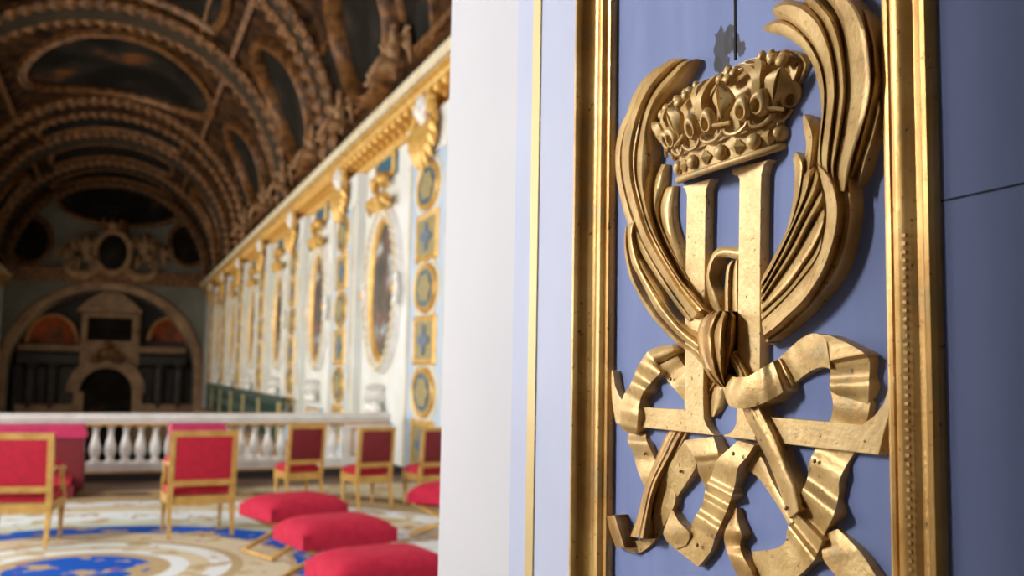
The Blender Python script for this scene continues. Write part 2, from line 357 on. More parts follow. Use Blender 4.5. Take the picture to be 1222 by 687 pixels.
# --- letter: two uprights with feet
HL = .0120
def letter(poly, label):
    def fn(u, v, d): return W(u, v, HL) if d else Vector((XP+.0005, *W(u, v, HL)[1:]))
    mb = MB().prism(poly, fn, 1, 0)
    o = mb.build('letter_upright', M['gilt_letter'], emb, EL, smooth=False)
    bv = o.modifiers.new('bevel', 'BEVEL'); bv.width = .0009; bv.segments = 2; bv.limit_method = 'ANGLE'; bv.angle_limit = R(35)
    o['label'] = label
letter([(814,222.5),(849,212.4),(845.5,219),(842.6,226),(841.6,270),(840.6,352),(839.5,440),(839,480),(840,500.6),(843,508),(847,514),(852.5,519.4),(767,509.9),(738,506),(734.9,505.6),(732,490),(730.3,478),(729.3,460),(729.6,441.7),(731,441.5),(734,461),(738,471),(743,479),(752,484),(767,485.8),(816.5,488.7),(817,420),(817.6,332),(818.8,270),(819.6,234),(817.5,226)], 'far upright with its foot')
letter([(872.6,201),(917.2,190),(911.5,197),(908.7,208),(907.8,240),(907,310),(907,400),(906.5,460),(908,484),(912,493),(921,497.7),(1028.4,506.4),(1043,496),(1053.8,482),(1059,466),(1064,448.7),(1068,449.2),(1065.5,475),(1061,496),(1054.7,517),(1048.6,543),(933,529.3),(863.6,521.0),(864,518.6),(869,517.5),(874.6,513),(878.3,505),(879,487),(879.6,440),(880.2,370),(881.6,270),(882.2,214),(880,209.5),(874.5,208.5)], 'near upright with its foot')
# --- binding knot, bow loops, stalks
def knot(s, t):
    return (.010+.024*math.sin(PI*min(max(t,0),1))**.6*(.35+.65*math.sin(PI*min(1,.12+.8*s))**.7)+.0032*math.sin(t*PI*7+1.2*math.sin(s*5)))*(1-.35*max(0,s-.75)/.25)
strip([(850,371),(838,380),(832,396),(832,412),(836,430),(845,449),(857,460),(864,462)], [(872,371),(878,376),(879,395),(877.5,412),(872,428),(868,445),(867,457),(866,462)], knot, 40, 29).build('knot', M['gilt_dark'], emb, EL, angle=50)
def flat(h, wave=0, k=3, ph=0, curl=0): return lambda s, t: h+wave*math.sin(s*PI*k+ph)+curl*math.sin(PI*t)
strip([(853,311),(848,326),(853,345),(862,369)], [(866,309),(862,325),(861,345),(864,369)], flat(.0025), 14, 4).build('bow_loop', M['gilt_dark'], emb, EL)
strip([(850,373),(845,352),(843,335),(844.5,318),(852,300),(861,294.7),(882,295)], [(863,372),(856,350),(847.5,333),(848.5,325),(853,311),(864,306.5),(882,310)], lambda s,t: .009+.005*math.sin(PI*s)+.003*math.sin(PI*t), 26, 6).build('bow_loop', M['gilt'], emb, EL)
strip([(865,373),(865,342),(867.5,318),(873,311)], [(881,373),(881,350),(881,330),(881,310)], lambda s,t: .008+.003*math.sin(PI*3*t), 20, 10).build('bow_loop', M['gilt'], emb, EL)
def stalk(h0, h1, r): return lambda s, t: (h0+(h1-h0)*s)*.45+r*math.sin(PI*t)**.6+.0012*math.sin(PI*t*6)*(.4+.6*s)
strip([(854,438),(836,460),(816,488),(797,514.5),(785.5,539),(774,566),(768,585),(761,614),(752,640)], [(866,450),(850,474),(838,495),(821.5,517),(809,540),(797,560),(786,580),(779,605),(775,643)], lambda s,t: (.003+.018*max(0,(s-.40))/.6)*.6+(.0035+.009*min(1,max(0,(s-.3)*2.5)))*math.sin(PI*t)**.6+.0011*math.sin(PI*t*7), 40, 15).build('stalk', M['gilt_dark'], emb, EL, angle=60)
strip([(869,428),(879,447),(883,470),(887,493),(901,521),(915.6,549),(930,585),(941,618)], [(877,417),(896,446),(905,467),(912,485),(929,517.6),(944,556),(955,578),(960,604)], lambda s,t: .010+.011*math.sin(PI*t)**.6+.0016*math.sin(PI*t*6)*max(0,1-s*1.2), 40, 15).build('stalk', M['gilt'], emb, EL, angle=60)
strip([(853,460),(849.5,475),(848.5,488),(849.5,497)], [(867,458),(865.5,470),(862,485),(853,497)], leafh(.005,.003,.5), 16, 6).build('ribbon', M['gilt'], emb, EL)
# --- ribbon: (far edge, near edge, height)
def prof(*ks):
    """piecewise smooth height along the strip from (s,h) keys"""
    def f(s):
        for (a, x), (b, y) in zip(ks, ks[1:]):
            if s <= b:
                u = (s-a)/(b-a); u = u*u*(3-2*u); return x+(y-x)*u
        return ks[-1][1]
    return f
def rib(L, Rr, f, curl=.0015, n=48, m=7, mt='gilt', ang=30, tilt=0):
    return strip(L, Rr, lambda s, t: f(s)+curl*math.sin(PI*t)+tilt*(t-.5), n, m).build('ribbon', M[mt], emb, EL, angle=ang)
rib([(869,445.5),(878,450),(894,448),(909,439),(930,427.5)], [(862.5,463),(870,483),(884.5,487.5),(909,481.5),(930,470.5),(945.5,460)], prof((0,.014),(.12,.022),(.3,.027),(.6,.024),(.85,.018),(1,.010)), .002)
rib([(928,429),(942,416),(955,404.5),(968,398),(978,399),(986,406)], [(945,460),(952,454),(960,447.5),(971,440.5),(982,438),(991,440)], prof((0,.006),(.3,.008),(.7,.012),(1,.015)), .001)
rib([(978,399),(986,406),(990,424),(991,442),(991,465),(1000,472)], [(990,400),(1012,410),(1036,427),(1037,453),(1036.5,470),(1036,482)], prof((0,.015),(.22,.0145),(.42,.017),(.5,.012),(.66,.010),(.8,.0135),(1,.008)), .0)
rib([(991,466),(994,480),(991,501),(981,520),(973,535.6),(965,553.6),(964,568),(957,586),(950,598),(944,620),(939,632),(937,646),(926,654),(897,658)],
    [(1037,468),(1038,482),(1033,506),(1026,525),(1019,540.5),(1008,558),(1001,575),(1001,588),(995,614),(985,634),(977,656),(969,671),(950,688),(905,700)],
    prof((0,.007),(.08,.008),(.16,.005),(.3,.005),(.38,.010),(.46,.008),(.54,.016),(.62,.009),(.655,.016),(.70,.009),(.74,.014),(.78,.010),(.86,.012),(1,.006)), .0, 90, 7)
rib([(985,636),(981,656),(983,668),(998,688),(1008,705)], [(1000,631),(1016,647),(1029,662),(1045,687),(1057,707)], prof((0,.006),(.4,.010),(1,.012)), .001)
rib([(773,419),(787,413),(802,410.5)], [(783,434),(795,430),(806,424)], lambda s: .010, .010, 16, 9)
rib([(786,436),(795,452),(810,470),(822,484)], [(808,424),(817,437),(826,450),(838,464)], prof((0,.010),(.3,.006),(.5,.009),(1,.005)), 0, 20)
rib([(773,419),(761,437),(754,455),(743.6,473),(740,490),(740.5,508),(744,514)], [(785,434),(788,443),(777,456),(766,471),(762,487),(760.5,505),(759,518.5)], prof((0,.012),(.15,.017),(.28,.012),(.42,.019),(.55,.015),(.75,.020),(.9,.018),(1,.012)), .001)
rib([(751,517),(748.5,525),(755,539),(760,558),(766,574),(775,592)], [(771,517),(771,524),(779,542),(785,556),(795,568),(805,590)], prof((0,.005),(.15,.010),(.4,.007),(.7,.010),(1,.006)), .001)
rib([(776,583),(781,598),(779,618),(777,632),(768,642),(756,645),(740,640)], [(797,569),(806,592),(803,606),(793,625),(785,640),(773,653),(760,660),(744,655)], prof((0,.008),(.3,.010),(.6,.006),(1,.005)), .0)
rib([(723,616),(728,634),(735,653)], [(740,613.5),(746,630),(752,653.5)], lambda s: .009, .012, 16, 11, 'gilt_dark', 50)
rib([(817,525),(804,546),(793.6,565),(785,583)], [(823,528),(831,552),(817,579),(804,598)], prof((0,.014),(.5,.011),(1,.008)), .0)
rib([(817,525),(825,540),(830.5,550),(834,565),(842,582)], [(851,521),(855,533),(857,545),(853,556),(860,578)], prof((0,.014),(.35,.017),(.5,.013),(1,.004)), .001)
rib([(880.5,525.6),(868,537),(855.5,549),(849,567),(843,578),(838,601),(828,619),(824,632),(815,642),(806,655)],
    [(900,531),(891,545),(880.5,558),(877,578),(870,601),(862.5,620),(854,639),(848,657),(840,668),(833,676)],
    prof((0,.014),(.22,.018),(.36,.012),(.42,.016),(.48,.010),(.55,.0155),(.62,.010),(.69,.015),(.78,.011),(1,.010)), .0, 80, 7)
rib([(801,609),(795,625),(791.5,637),(797,647),(806,655)], [(803,609),(810,622),(821,633.5),(823,640),(819,650)], prof((0,.012),(.6,.015),(1,.012)), .0, 20)
rib([(890,560),(903,568),(918,588),(930,606),(941,626)], [(900,535),(910,548),(922,575),(936,600),(947,622)], prof((0,.006),(.5,.007),(1,.010)), .001, 20)
rib([(878,606),(874,616),(866,631),(864,643),(869,662),(879,686),(885,702)], [(879.5,606),(880.5,614),(882,628),(885,638),(883,650),(886,662),(897,682),(903,700)], prof((0,.008),(.3,.014),(.45,.010),(.6,.014),(1,.012)), .0015, 36, 7, 'gilt_dark')
# --- nails that fix the carving
for px, py, h in ((812,562,.013),(832,650,.0155),(875,541,.024),(1033,526,.0108),(938,606,.0185),(769,541,.011),(972,550,.013),(800,452,.0108)):
    p = W(px, py, h); MB().ball(p, .0016, .0022, .0022, 10, 6).build('nail', M['nail'], emb, EL)
# --- crown
crown = bpy.data.objects.new('crown', None); C.objects.link(crown); crown.parent = emb; crown['label'] = 'royal crown with lily finials'
YC, ZB = .8305, 1.8265
KEYS = [(0,.0885,.030),(.028,.0935,.033),(.045,.104,.036),(.062,.119,.039),(.074,.1255,.040),(.084,.121,.0385),(.094,.106,.034),(.102,.080,.027),(.107,.045,.017),(.109,.004,.004)]
def cw(v):
    for (a, w0, d0), (b, w1, d1) in zip(KEYS, KEYS[1:]):
        if v <= b:
            u = (v-a)/(b-a); return w0+(w1-w0)*u, d0+(d1-d0)*u
    return KEYS[-1][1:]
def cp(th, v, off=0):
    """point on the crown's half-round body: th 0 (far side) .. 180 (near side), height v, lifted by off"""
    w, d = cw(max(0, v)); a = R(th); n = Vector((-math.sin(a)/d, math.cos(a)/w, 0)).normalized()
    return Vector((XP-d*math.sin(a), YC+w*math.cos(a), ZB+v-.010*math.sin(a)))+n*off
def cframe(th, v, off=0):
    o = cp(th, v, off); w, d = cw(v); a = R(th)
    n = Vector((-math.sin(a)/d, math.cos(a)/w, 0)).normalized(); e = (cp(th, v+.004)-cp(th, v-.004)).normalized()
    x = e.cross(n).normalized(); n = x.cross(e)
    return Matrix(((x.x,e.x,n.x,o.x),(x.y,e.y,n.y,o.y),(x.z,e.z,n.z,o.z),(0,0,0,1)))     # local x along the rim, y up, z outward
def csurf(v0, v1, off, nv=8):
    mb = MB(); nt = 33; vs = []
    for i in range(nv):
        for j in range(nt): vs.append(cp(180*j/(nt-1), v0+(v1-v0)*i/(nv-1), off))
    return mb.add(vs, [(i*nt+j, i*nt+j+1, (i+1)*nt+j+1, (i+1)*nt+j) for i in range(nv-1) for j in range(nt-1)])
def cpart(mb, name, mt='gilt_crown', ang=45): return mb.build(name, M[mt], crown, EL, angle=ang)
cpart(csurf(0, .029, -.001, 4), 'band')
cpart(csurf(.026, .109, -.0085, 18), 'cap')
cpart(MB().tube([cp(180*i/40, .002, .001) for i in range(41)], .0040, 10), 'rim')
SV = [0,.02,.045,.062,.074,.084,.094,.102,.107]
bk = [(cw(v)[0]*.97, v-.004*(v > .08)) for v in SV]
back = MB().prism(bk+[(-w_, v) for w_, v in reversed(bk)], lambda u,v,d: Vector((XP-d, YC+u, ZB+v)), .009, 0)
cpart(back, 'backing')
for k in range(11):
    th = 9+k*16.2; mtx = cframe(th, .0155, .001)
    if k % 2:
        mb = MB(); q = [Vector((-.0108,0,0)),Vector((0,-.0088,0)),Vector((.0108,0,0)),Vector((0,.0088,0)),Vector((0,0,.0052)),Vector((0,0,-.004))]
        mb.add([mtx @ v for v in q], [(0,1,4),(1,2,4),(2,3,4),(3,0,4),(1,0,5),(2,1,5),(3,2,5),(0,3,5)]); cpart(mb, 'lozenge_jewel', ang=10)
    else:
        cpart(MB().ball(mtx.translation, .0088, .0084, .0058, 16, 10, mtx.to_3x3().to_4x4()), 'round_jewel')
for k in range(8):                                    # scalloped cord under the lilies
    th = 13+k*22; pts = []
    for i in range(13):
        a = PI*(1+i/12); pts.append(cp(th+math.cos(a)*10.2, .0365+.0085*math.sin(a), .004))
    cpart(MB().tube(pts, .0023, 8), 'scallop')
def petal_center(th):
    mtx = cframe(th, .0385, .0045); n = 16; mb = MB(); vs = []
    for i in range(n+1):
        s = i/n
        w = .0024+.0118*math.exp(-((s-.60)/.25)**2)-.0026*max(0,(s-.8)/.2); w = max(w*min(1,(1.02-s)/.16), .0003)
        y = .046*s; lift = .005*s*s+.0012
        for t in (-1,-.6,-.16,0,.16,.6,1):
            h = (1-abs(t))**.6*.0058*min(1,(w/.009))**.5 if abs(t) > .05 else .0004
            vs.append(mtx @ Vector((t*w, y, lift+h)))
    mb.add(vs, [(i*7+j, i*7+j+1, (i+1)*7+j+1, (i+1)*7+j) for i in range(n) for j in range(6)])
    o = len(mb.v); ring = [i*7 for i in range(n+1)]+[i*7+6 for i in range(n,-1,-1)]; k = len(ring); c2 = mtx.to_3x3().col[2]
    for r in ring: mb.v.append(tuple(Vector(mb.v[r])-c2*.005))
    for i in range(k): mb.f.append((ring[i], ring[(i+1) % k], o+(i+1) % k, o+i))
    cpart(mb, 'lily_petal', ang=35)
def curl(th, side):
    """side petal of the lily: plump drop with a drilled eye low down"""
    mtx = cframe(th, .0505, .0015); mb = MB(); n = 20; vs = []
    rings = [(1,0,0),(.97,.003,0),(.86,.0058,.0),(.70,.0074,-.0012),(.54,.0072,-.0026),(.44,.0056,-.0034),(.40,.001,-.0036),(.36,-.0015,-.0036),(.02,-.002,-.0036)]
    for f, h, dy in rings:
        for j in range(n):
            a = 2*PI*j/n; x, y = math.cos(a), math.sin(a)
            rx = .0112*(1-.14*y); ry = .0142
            if f < .5: rx *= .92; ry *= 1.05
            vs.append(mtx @ Vector((x*rx*f-side*.0022*(1-f), y*ry*f+dy, h+.0015*y*f)))
    m = len(rings)
    mb.add(vs, [(i*n+j, i*n+(j+1) % n, (i+1)*n+(j+1) % n, (i+1)*n+j) for i in range(m-1) for j in range(n)])
    cpart(mb, 'lily_curl')
FL = [28, 69, 113, 155]
for th in FL:
    petal_center(th); curl(th-14, 1); curl(th+14, -1)
    m_ = cframe(th, .0405, .008); cpart(MB().tube([m_ @ Vector((-.0125,-.0015,0)), m_ @ Vector((.0125,.0015,0))], .0022, 8), 'tie_bar')
    for dt, v, r in ((0,.0855,.0078),(-5.5,.0905,.0062),(5.5,.0905,.0062)):
        mm = cframe(th+dt, v, .003); cpart(MB().ball(mm.translation, r, r*.85, .0046, 12, 8, mm.to_3x3().to_4x4()), 'arch_leaf')
    for v, r in ((.0975,.0056),(.1025,.005)):
        mm = cframe(th, v, .001); cpart(MB().ball(mm.translation, r*1.2, r*.85, .004, 10, 7, mm.to_3x3().to_4x4()), 'arch_pearl')
    for sg in (-1, 1):
        vv = [.056+.0029*i for i in range(18)]; mb = MB(); vs = []
        for v in vv:
            a0 = th+sg*(21.5-9.5*max(0,(v-.070)/.036)**1.2); wd = 2.5
            lift = .0012+.0048*math.sin(PI*min(1,(v-.056)/.052))
            vs += [cp(a0-wd, v, lift), cp(a0+wd, v, lift), cp(a0+wd, v, lift-.009), cp(a0-wd, v, lift-.009)]
        n = len(vv); fs = [(i*4+j, i*4+(j+1) % 4, (i+1)*4+(j+1) % 4, (i+1)*4+j) for i in range(n-1) for j in range(4)]
        fs += [(3,2,1,0), ((n-1)*4,(n-1)*4+1,(n-1)*4+2,(n-1)*4+3)]
        cpart(mb.add(vs, fs), 'arch_strap')
# ================================================================== SETTING
XW, XL, XC, YE, ZS, RV = 4.4, -5.66, -.63, 55.0, 6.5, 5.03
YB = 14.5                                        # balustrade line: the tribune ends here, the nave lies lower
JX, JY0, JY1 = XP, 1.43, 1.79                    # door opening: white reveal
OPL = -1.03
def S(mb, name, m, parent=None, smooth=False, **k): return struct(mb.build(name, M[m], parent, smooth=smooth, **k))
S(MB().box(XL, XW, -4.2, YB+.25, -.3, 0), 'floor', 'floor')
S(MB().box(XL, XW, YB+.25, YE, -5.8, -5.5), 'nave_floor', 'floor_dark')
S(MB().box(XL, XW, YB+.1, YB+.25, -5.5, -.3), 'trim_tribune_front', 'cream')
# wall with the door opening
w = MB().box(JX+.0005, XW, JY0, JY1, 0, 12.2).box(XL, OPL, JY0, JY1, 0, 12.2).box(OPL, JX+.0005, JY0, JY1, 2.9, 12.2)
S(w, 'wall_front', 'white_paint')
# ante-room behind the camera
S(MB().box(XL, XW, -4.3, -4.2, 0, 3.6), 'wall_back', 'room')
S(MB().box(XL-.1, XL, -4.3, JY0, 0, 3.6).box(XW, XW+.1, -4.3, JY0, 0, 3.6), 'wall_side', 'room')
S(MB().box(XL-.1, XW+.1, -4.3, JY0, 3.6, 3.7), 'ceiling_anteroom', 'room')
# right wall, left wall with tall windows
S(MB().box(XW, XW+.2, JY1, YE, -5.5, ZS+.1), 'wall_right', 'wall_white')
WIN = [5.0, 10.9, 17.0, 23.2, 29.3, 35.4, 41.5, 47.6]
lw = MB(); y = JY1
for c in WIN:
    lw.box(XL-.5, XL, y, c-1.15, -5.5, ZS+.1); lw.box(XL-.5, XL, c-1.15, c+1.15, -5.5, 1.0); lw.box(XL-.5, XL, c-1.15, c+1.15, 5.4, ZS+.1); y = c+1.15
lw.box(XL-.5, XL, y, YE, -5.5, ZS+.1)
S(lw, 'wall_left', 'wall_white')
mp_ = bpy.data.materials.new('bright_window_pane'); mp_.use_nodes = True
b_ = mp_.node_tree.nodes['Principled BSDF']; b_.inputs['Base Color'].default_value = (.8,.85,.9,1); b_.inputs['Emission Color'].default_value = (1,.97,.92,1); b_.inputs['Emission Strength'].default_value = 3
M['canvas_glow'] = mat('cloudy_fresco_canvas', rgb(20,16,12), .9, 0, rgb(150,88,40), .4, detail=5, lo=.46, hi=.74, third=[(.58,rgb(44,40,34))], spec=.1); M['pane'] = mp_; M['pane_dim'] = mp_.copy(); M['pane_dim'].node_tree.nodes['Principled BSDF'].inputs['Emission Strength'].default_value = .5
WCOL = [(1,.98,.95),(1,.98,.95),(1,.97,.92),(1,.94,.84),(1,.90,.76),(1,.86,.68),(1,.82,.62),(1,.8,.6)]
WPOW = [KS, .6, 1.0, 1.0, .75, .5, .3, .15]
for i, c in enumerate(WIN):
    wf = MB()
    for yy in (c-1.15, c-.40, c+.34, c+1.09): wf.box(XL-.36, XL-.28, yy, yy+.06, 1.0, 5.4)
    for zz in (1.0, 1.86, 2.72, 3.58, 4.44, 5.34): wf.box(XL-.36, XL-.28, c-1.15, c+1.15, zz, zz+.06)
    wo = S(wf, 'window_%d' % (i+1), 'wall_white')
    S(MB().box(XL-.40, XL-.39, c-1.15, c+1.15, 1.0, 5.4), 'window_pane', 'pane', wo)
    if i == 0: S(MB().box(XL-.24, XL-.2, c-1.14, c+1.14, 1.0, 3.3).box(XL-.24, XL-.2, c-1.14, c-.25, 3.3, 5.4).box(XL-.24, XL-.2, c+.85, c+1.14, 3.3, 5.4), 'window_shutter', 'wall_white', wo)  # unseen shutter, added to narrow the daylight of this window
    l = bpy.data.lights.new('window_daylight', 'AREA'); l.shape = 'RECTANGLE'; l.size = 4.3; l.size_y = 2.2; l.energy = KW*WPOW[i]; l.color = WCOL[i]
    lo = bpy.data.objects.new('window_daylight', l); C.objects.link(lo); lo.location = (XL-.2, c, 3.2)
    if i == 0: l.size, l.size_y = 1.9, 1.0; lo.location = (XL-.06, c+.3, 4.35)
    lo.rotation_euler = (0, R(-90), 0)
# unseen ante-room window, added in the side wall as weak fill on the door
wf = MB()
for yy in (-2.5,-1.53,-.56): wf.box(XL, XL+.06, yy, yy+.06, .9, 3.2)
for zz in (.9,2.0,3.14): wf.box(XL, XL+.06, -2.5, -.5, zz, zz+.06)
wo = S(wf, 'window_9', 'wall_white')
S(MB().box(XL+.005, XL+.012, -2.5, -.5, .9, 3.2), 'window_pane', 'pane_dim', wo)
l = bpy.data.lights.new('anteroom_daylight', 'AREA'); l.shape = 'RECTANGLE'; l.size = 2.2; l.size_y = 1.9; l.energy = KF; l.color = (1,.97,.93)
lo = bpy.data.objects.new('anteroom_daylight', l); C.objects.link(lo); lo.location = (XL+.1, -1.5, 2.05); lo.rotation_euler = (0, R(-90), 0)
# ------------------------------------------------------------------ vault
NV = 49
def vp(Y, th, off=0): r = RV-off; return Vector((XC+r*math.cos(R(th)), Y, ZS+r*math.sin(R(th))))
mb = MB(); vs = []
ys = [JY1+(YE-JY1)*i/20 for i in range(21)]
for y in ys:
    for j in range(NV): vs.append(vp(y, 180*j/(NV-1)))
mb.add(vs, [(i*NV+j, i*NV+j+1, (i+1)*NV+j+1, (i+1)*NV+j) for i in range(20) for j in range(NV-1)])
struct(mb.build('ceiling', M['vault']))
def vrib(y0, y1, off, m, t0=0, t1=180, name='trim_vault_rib'):
    mb = MB(); n = 41; vs = []
    for i in range(n):
        t = t0+(t1-t0)*i/(n-1)
        vs += [vp(y0,t,-.02), vp(y0,t,off), vp(y0+(y1-y0)*.2,t,off*1.25), vp(y1-(y1-y0)*.2,t,off*1.25), vp(y1,t,off), vp(y1,t,-.02)]
    mb.add(vs, [(i*6+j, i*6+j+1, (i+1)*6+j+1, (i+1)*6+j) for i in range(n-1) for j in range(5)])
    if m == 'gold_dim':
        for y in (y0, y1):
            k = 160; mb.tube([vp(y, t0+(t1-t0)*i/k, off*1.1) for i in range(k+1)], [(.05,.13)[(i//2) % 2] for i in range(k+1)], 6)
    return struct(mb.build(name, M[m]))
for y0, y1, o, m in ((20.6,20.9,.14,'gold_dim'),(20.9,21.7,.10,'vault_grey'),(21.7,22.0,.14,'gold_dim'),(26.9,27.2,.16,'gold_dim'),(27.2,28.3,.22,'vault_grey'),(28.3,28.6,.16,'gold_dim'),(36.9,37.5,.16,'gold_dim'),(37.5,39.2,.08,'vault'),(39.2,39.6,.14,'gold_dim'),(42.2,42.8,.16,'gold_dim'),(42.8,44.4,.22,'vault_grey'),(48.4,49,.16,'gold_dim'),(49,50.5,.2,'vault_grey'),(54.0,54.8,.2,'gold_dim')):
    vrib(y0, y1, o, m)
def vlong(th, y0, y1, w, off, m='gold_dim'):
    mb = MB(); vs = []
    for y in (y0, y1): vs += [vp(y,th-w,-.02), vp(y,th-w,off), vp(y,th+w,off), vp(y,th+w,-.02)]
    return struct(mb.add(vs, [(0,1,5,4),(1,2,6,5),(2,3,7,6)]).build('trim_vault_band', M[m], smooth=False))
for th in (50, 130):
    for a, b in ((2,20.6),(22,26.9),(28.6,36.9),(44.4,48.4)): vlong(th, a, b, .9, .14)
for a, b in ((2,20.6),(22,26.9),(28.6,36.9),(39.6,42.2),(44.4,48.4),(50.5,54)):
    vlong(4.5, a, b, .7, .12); vlong(175.5, a, b, .7, .12); vlong(62, a, b, .5, .1) if a < 28 else None
def vpaint(cy, ct, ry, rt, label, wd=.22, off=.2, n=40, rect=False, mt='canvas_dark', group='framed paintings on the vault'):
    """framed painting lying on the curved vault; ry along the hall (m), rt across (degrees)"""
    k = RV*PI/180
    def P(a, s, o):
        u, v = math.cos(a), math.sin(a)
        if rect:
            q = max(abs(u), abs(v)); e = .82; u, v = u/(q**e), v/(q**e)
        return vp(cy+u*(ry+s), ct+v*(rt+s/k), o)
    t = thing('vault_painting', label, 'ceiling painting', vp(cy, ct), 0, group); loc = vp(cy, ct)
    mb = MB(); vs = []
    pr = [(0,-.02),(.0,off*.6),(wd*.25,off),(wd*.5,off*.75),(wd*.75,off*1.1),(wd,off*.8),(wd,-.02)]
    for i in range(n):
        for s, o in pr: vs.append(P(2*PI*i/n, s, o))
    m = len(pr)
    mb.add(vs, [(i*m+j, ((i+1) % n)*m+j, ((i+1) % n)*m+j+1, i*m+j+1) for i in range(n) for j in range(m-1)])
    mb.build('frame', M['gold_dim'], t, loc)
    mb = MB(); vs = []
    R_ = 6
    for r in range(R_+1):
        f = r/R_
        for i in range(n):
            a = 2*PI*i/n; p = P(a, 0, 0); 
            u, v = math.cos(a), math.sin(a)
            if rect:
                q = max(abs(u), abs(v)); u, v = u/(q**.82), v/(q**.82)
            vs.append(vp(cy+u*ry*f, ct+v*rt*f, .03))
    mb.add(vs, [(r*n+i, r*n+(i+1) % n, (r+1)*n+(i+1) % n, (r+1)*n+i) for r in range(R_) for i in range(n)])
    mb.build('canvas', M[mt], t, loc)
    return t
vpaint(33.0, 86, 3.1, 34, 'large wide oval ceiling painting across the middle of the vault', .35, mt='canvas_glow')
vpaint(17.2, 18, 1.55, 13, 'upright oval painting low on the vault, closest to the white door reveal', .3, .3)
vpaint(24.4, 24, 1.5, 18, 'curved upright oval painting on the vault between the two grey ribs', .3, .3)
vpaint(32.7, 24, 1.6, 16, 'upright oval vault painting just beyond the wide grey rib, above the right wall', .25, .25)
vpaint(46.4, 26, 1.3, 17, 'small far oval painting low on the right of the vault near the altar end', .25, .25)
vpaint(32.7, 156, 1.6, 16, 'upright oval painting on the left haunch of the vault', .25, .25)
vpaint(46.4, 154, 1.3, 17, 'small far oval painting low on the left of the vault near the altar end', .25, .25)
vpaint(40.9, 90, 1.0, 32, 'narrow dark painted band across the vault beyond the big oval', .2, .15, rect=True)
vpaint(46.4, 90, 1.3, 30, 'dark oblong painting across the vault before the altar end', .25, .15, rect=True)
vpaint(24.4, 86, 1.6, 28, 'dark oblong ceiling painting above the tribune, nearer than the big oval', .25, .18, rect=True)
vpaint(52.2, 90, 1.1, 34, 'last dark oval ceiling painting against the far end wall', .25, .15)
for y, lab in ((20.2,''),(14.2,''),(28.0,''),(36.6,'')): pass
for cy, ct, lab in ((20.0,15,'dark triangular fresco field on the vault, left of the closest upright oval'),(14.4,14,'dark fresco field at the vault edge beside the white door reveal'),(28.9,19,'dark fresco field on the haunch beyond the curved oval'),(36.2,17,'far dark fresco field on the right haunch')):
    vpaint(cy, ct, .68, 10, lab, .12, .12, 24, True, 'canvas_dark', 'dark fresco fields on the haunch')
# ------------------------------------------------------------------ cornice along both walls
def cornice(xw, s, name):
    pr = [(0,5.50),(.06,5.52),(.08,5.60),(.05,5.64),(.05,5.86),(.24,5.90),(.26,5.96),(.32,6.00),(.34,6.12),(.38,6.20),(.30,6.22),(.16,6.26),(.10,6.36),(.14,6.46),(.02,6.52),(0,6.52)]
    mb = MB(); n = len(pr); vs = []
    for y in (JY1+.01, YE): vs += [(xw-s*a, y, z) for a, z in pr]
    mb.add(vs, [(i, i+1, n+i+1, n+i) for i in range(n-1)])
    return struct(mb.build(name, M['gold'], angle=20))
tr = cornice(XW, 1, 'trim_1'); tl = cornice(XL, -1, 'trim_2')
for x, s, p in ((XW,1,tr),(XL,-1,tl)):
    a, b = sorted((x-s*.335, x-s*.395))
    S(MB().box(a, b, JY1+.02, YE, 6.02, 6.20), 'corona', 'cream', p)
def modillion():
    mb = MB().box(-.09,.09,-.09,.09,0,.1)
    mb.tube([(.06,0,-.01),(0,0,-.03),(-.07,0,.0),(-.1,0,.05)], [.075,.065,.055,.035], 8)
    mb.lathe([(.001,-.13),(.05,-.10),(.06,-.05),(.05,0)], 8, (.05,0,.0))
    return mb
m0 = None
y = 12.6
while y < 47:
    if m0 is None:
        m0 = modillion().build('modillion', M['gold'], tr); m0['kind'] = 'structure'; o = m0
    else: o = m0.copy(); C.objects.link(o)
    o.location = (XW-.16, y, 5.78); y += .40
# ------------------------------------------------------------------ bays of the right wall
def ell(mb, cy, cz, ry, rz, prof_, x, n=28):
    """ring on the wall plane x: profile (grow, proud)"""
    vs = []
    for i in range(n):
        a = 2*PI*i/n
        for s, h in prof_: vs.append((x-h, cy+(ry+s)*math.cos(a), cz+(rz+s)*math.sin(a)))
    m = len(prof_)
    return mb.add(vs, [(i*m+j, ((i+1) % n)*m+j, ((i+1) % n)*m+j+1, i*m+j+1) for i in range(n) for j in range(m-1)])
def disc(mb, cy, cz, ry, rz, x, h, n=28, lobes=0, amp=0):
    vs = [(x-h, cy, cz)]+[(x-h, cy+ry*math.cos(2*PI*i/n)*(1+amp*math.cos(lobes*2*PI*i/n)), cz+rz*math.sin(2*PI*i/n)*(1+amp*math.cos(lobes*2*PI*i/n))) for i in range(n)]
    vs += [(x, v[1], v[2]) for v in vs[1:]]
    return mb.add(vs, [(0, 1+(i+1) % n, 1+i) for i in range(n)]+[(1+i, 1+(i+1) % n, n+1+(i+1) % n, n+1+i) for i in range(n)])
RIM = [(-.01,0),(0,.05),(.03,.06),(.06,.035),(.08,.045),(.10,0)]
def rect_rim(mb, cy, cz, hy, hz, x, w=.11, h=.07):
    pr = [(-.01,0),(0,h*.8),(w*.5,h),(w,h*.5),(w*1.15,0)]; m = len(pr); vs = []
    for sy, sz in ((-1,-1),(1,-1),(1,1),(-1,1)):
        for s, d in pr: vs.append((x-d, cy+sy*(hy+s), cz+sz*(hz+s)))
    return mb.add(vs, [(i*m+j, ((i+1) % 4)*m+j, ((i+1) % 4)*m+j+1, i*m+j+1) for i in range(4) for j in range(m-1)])
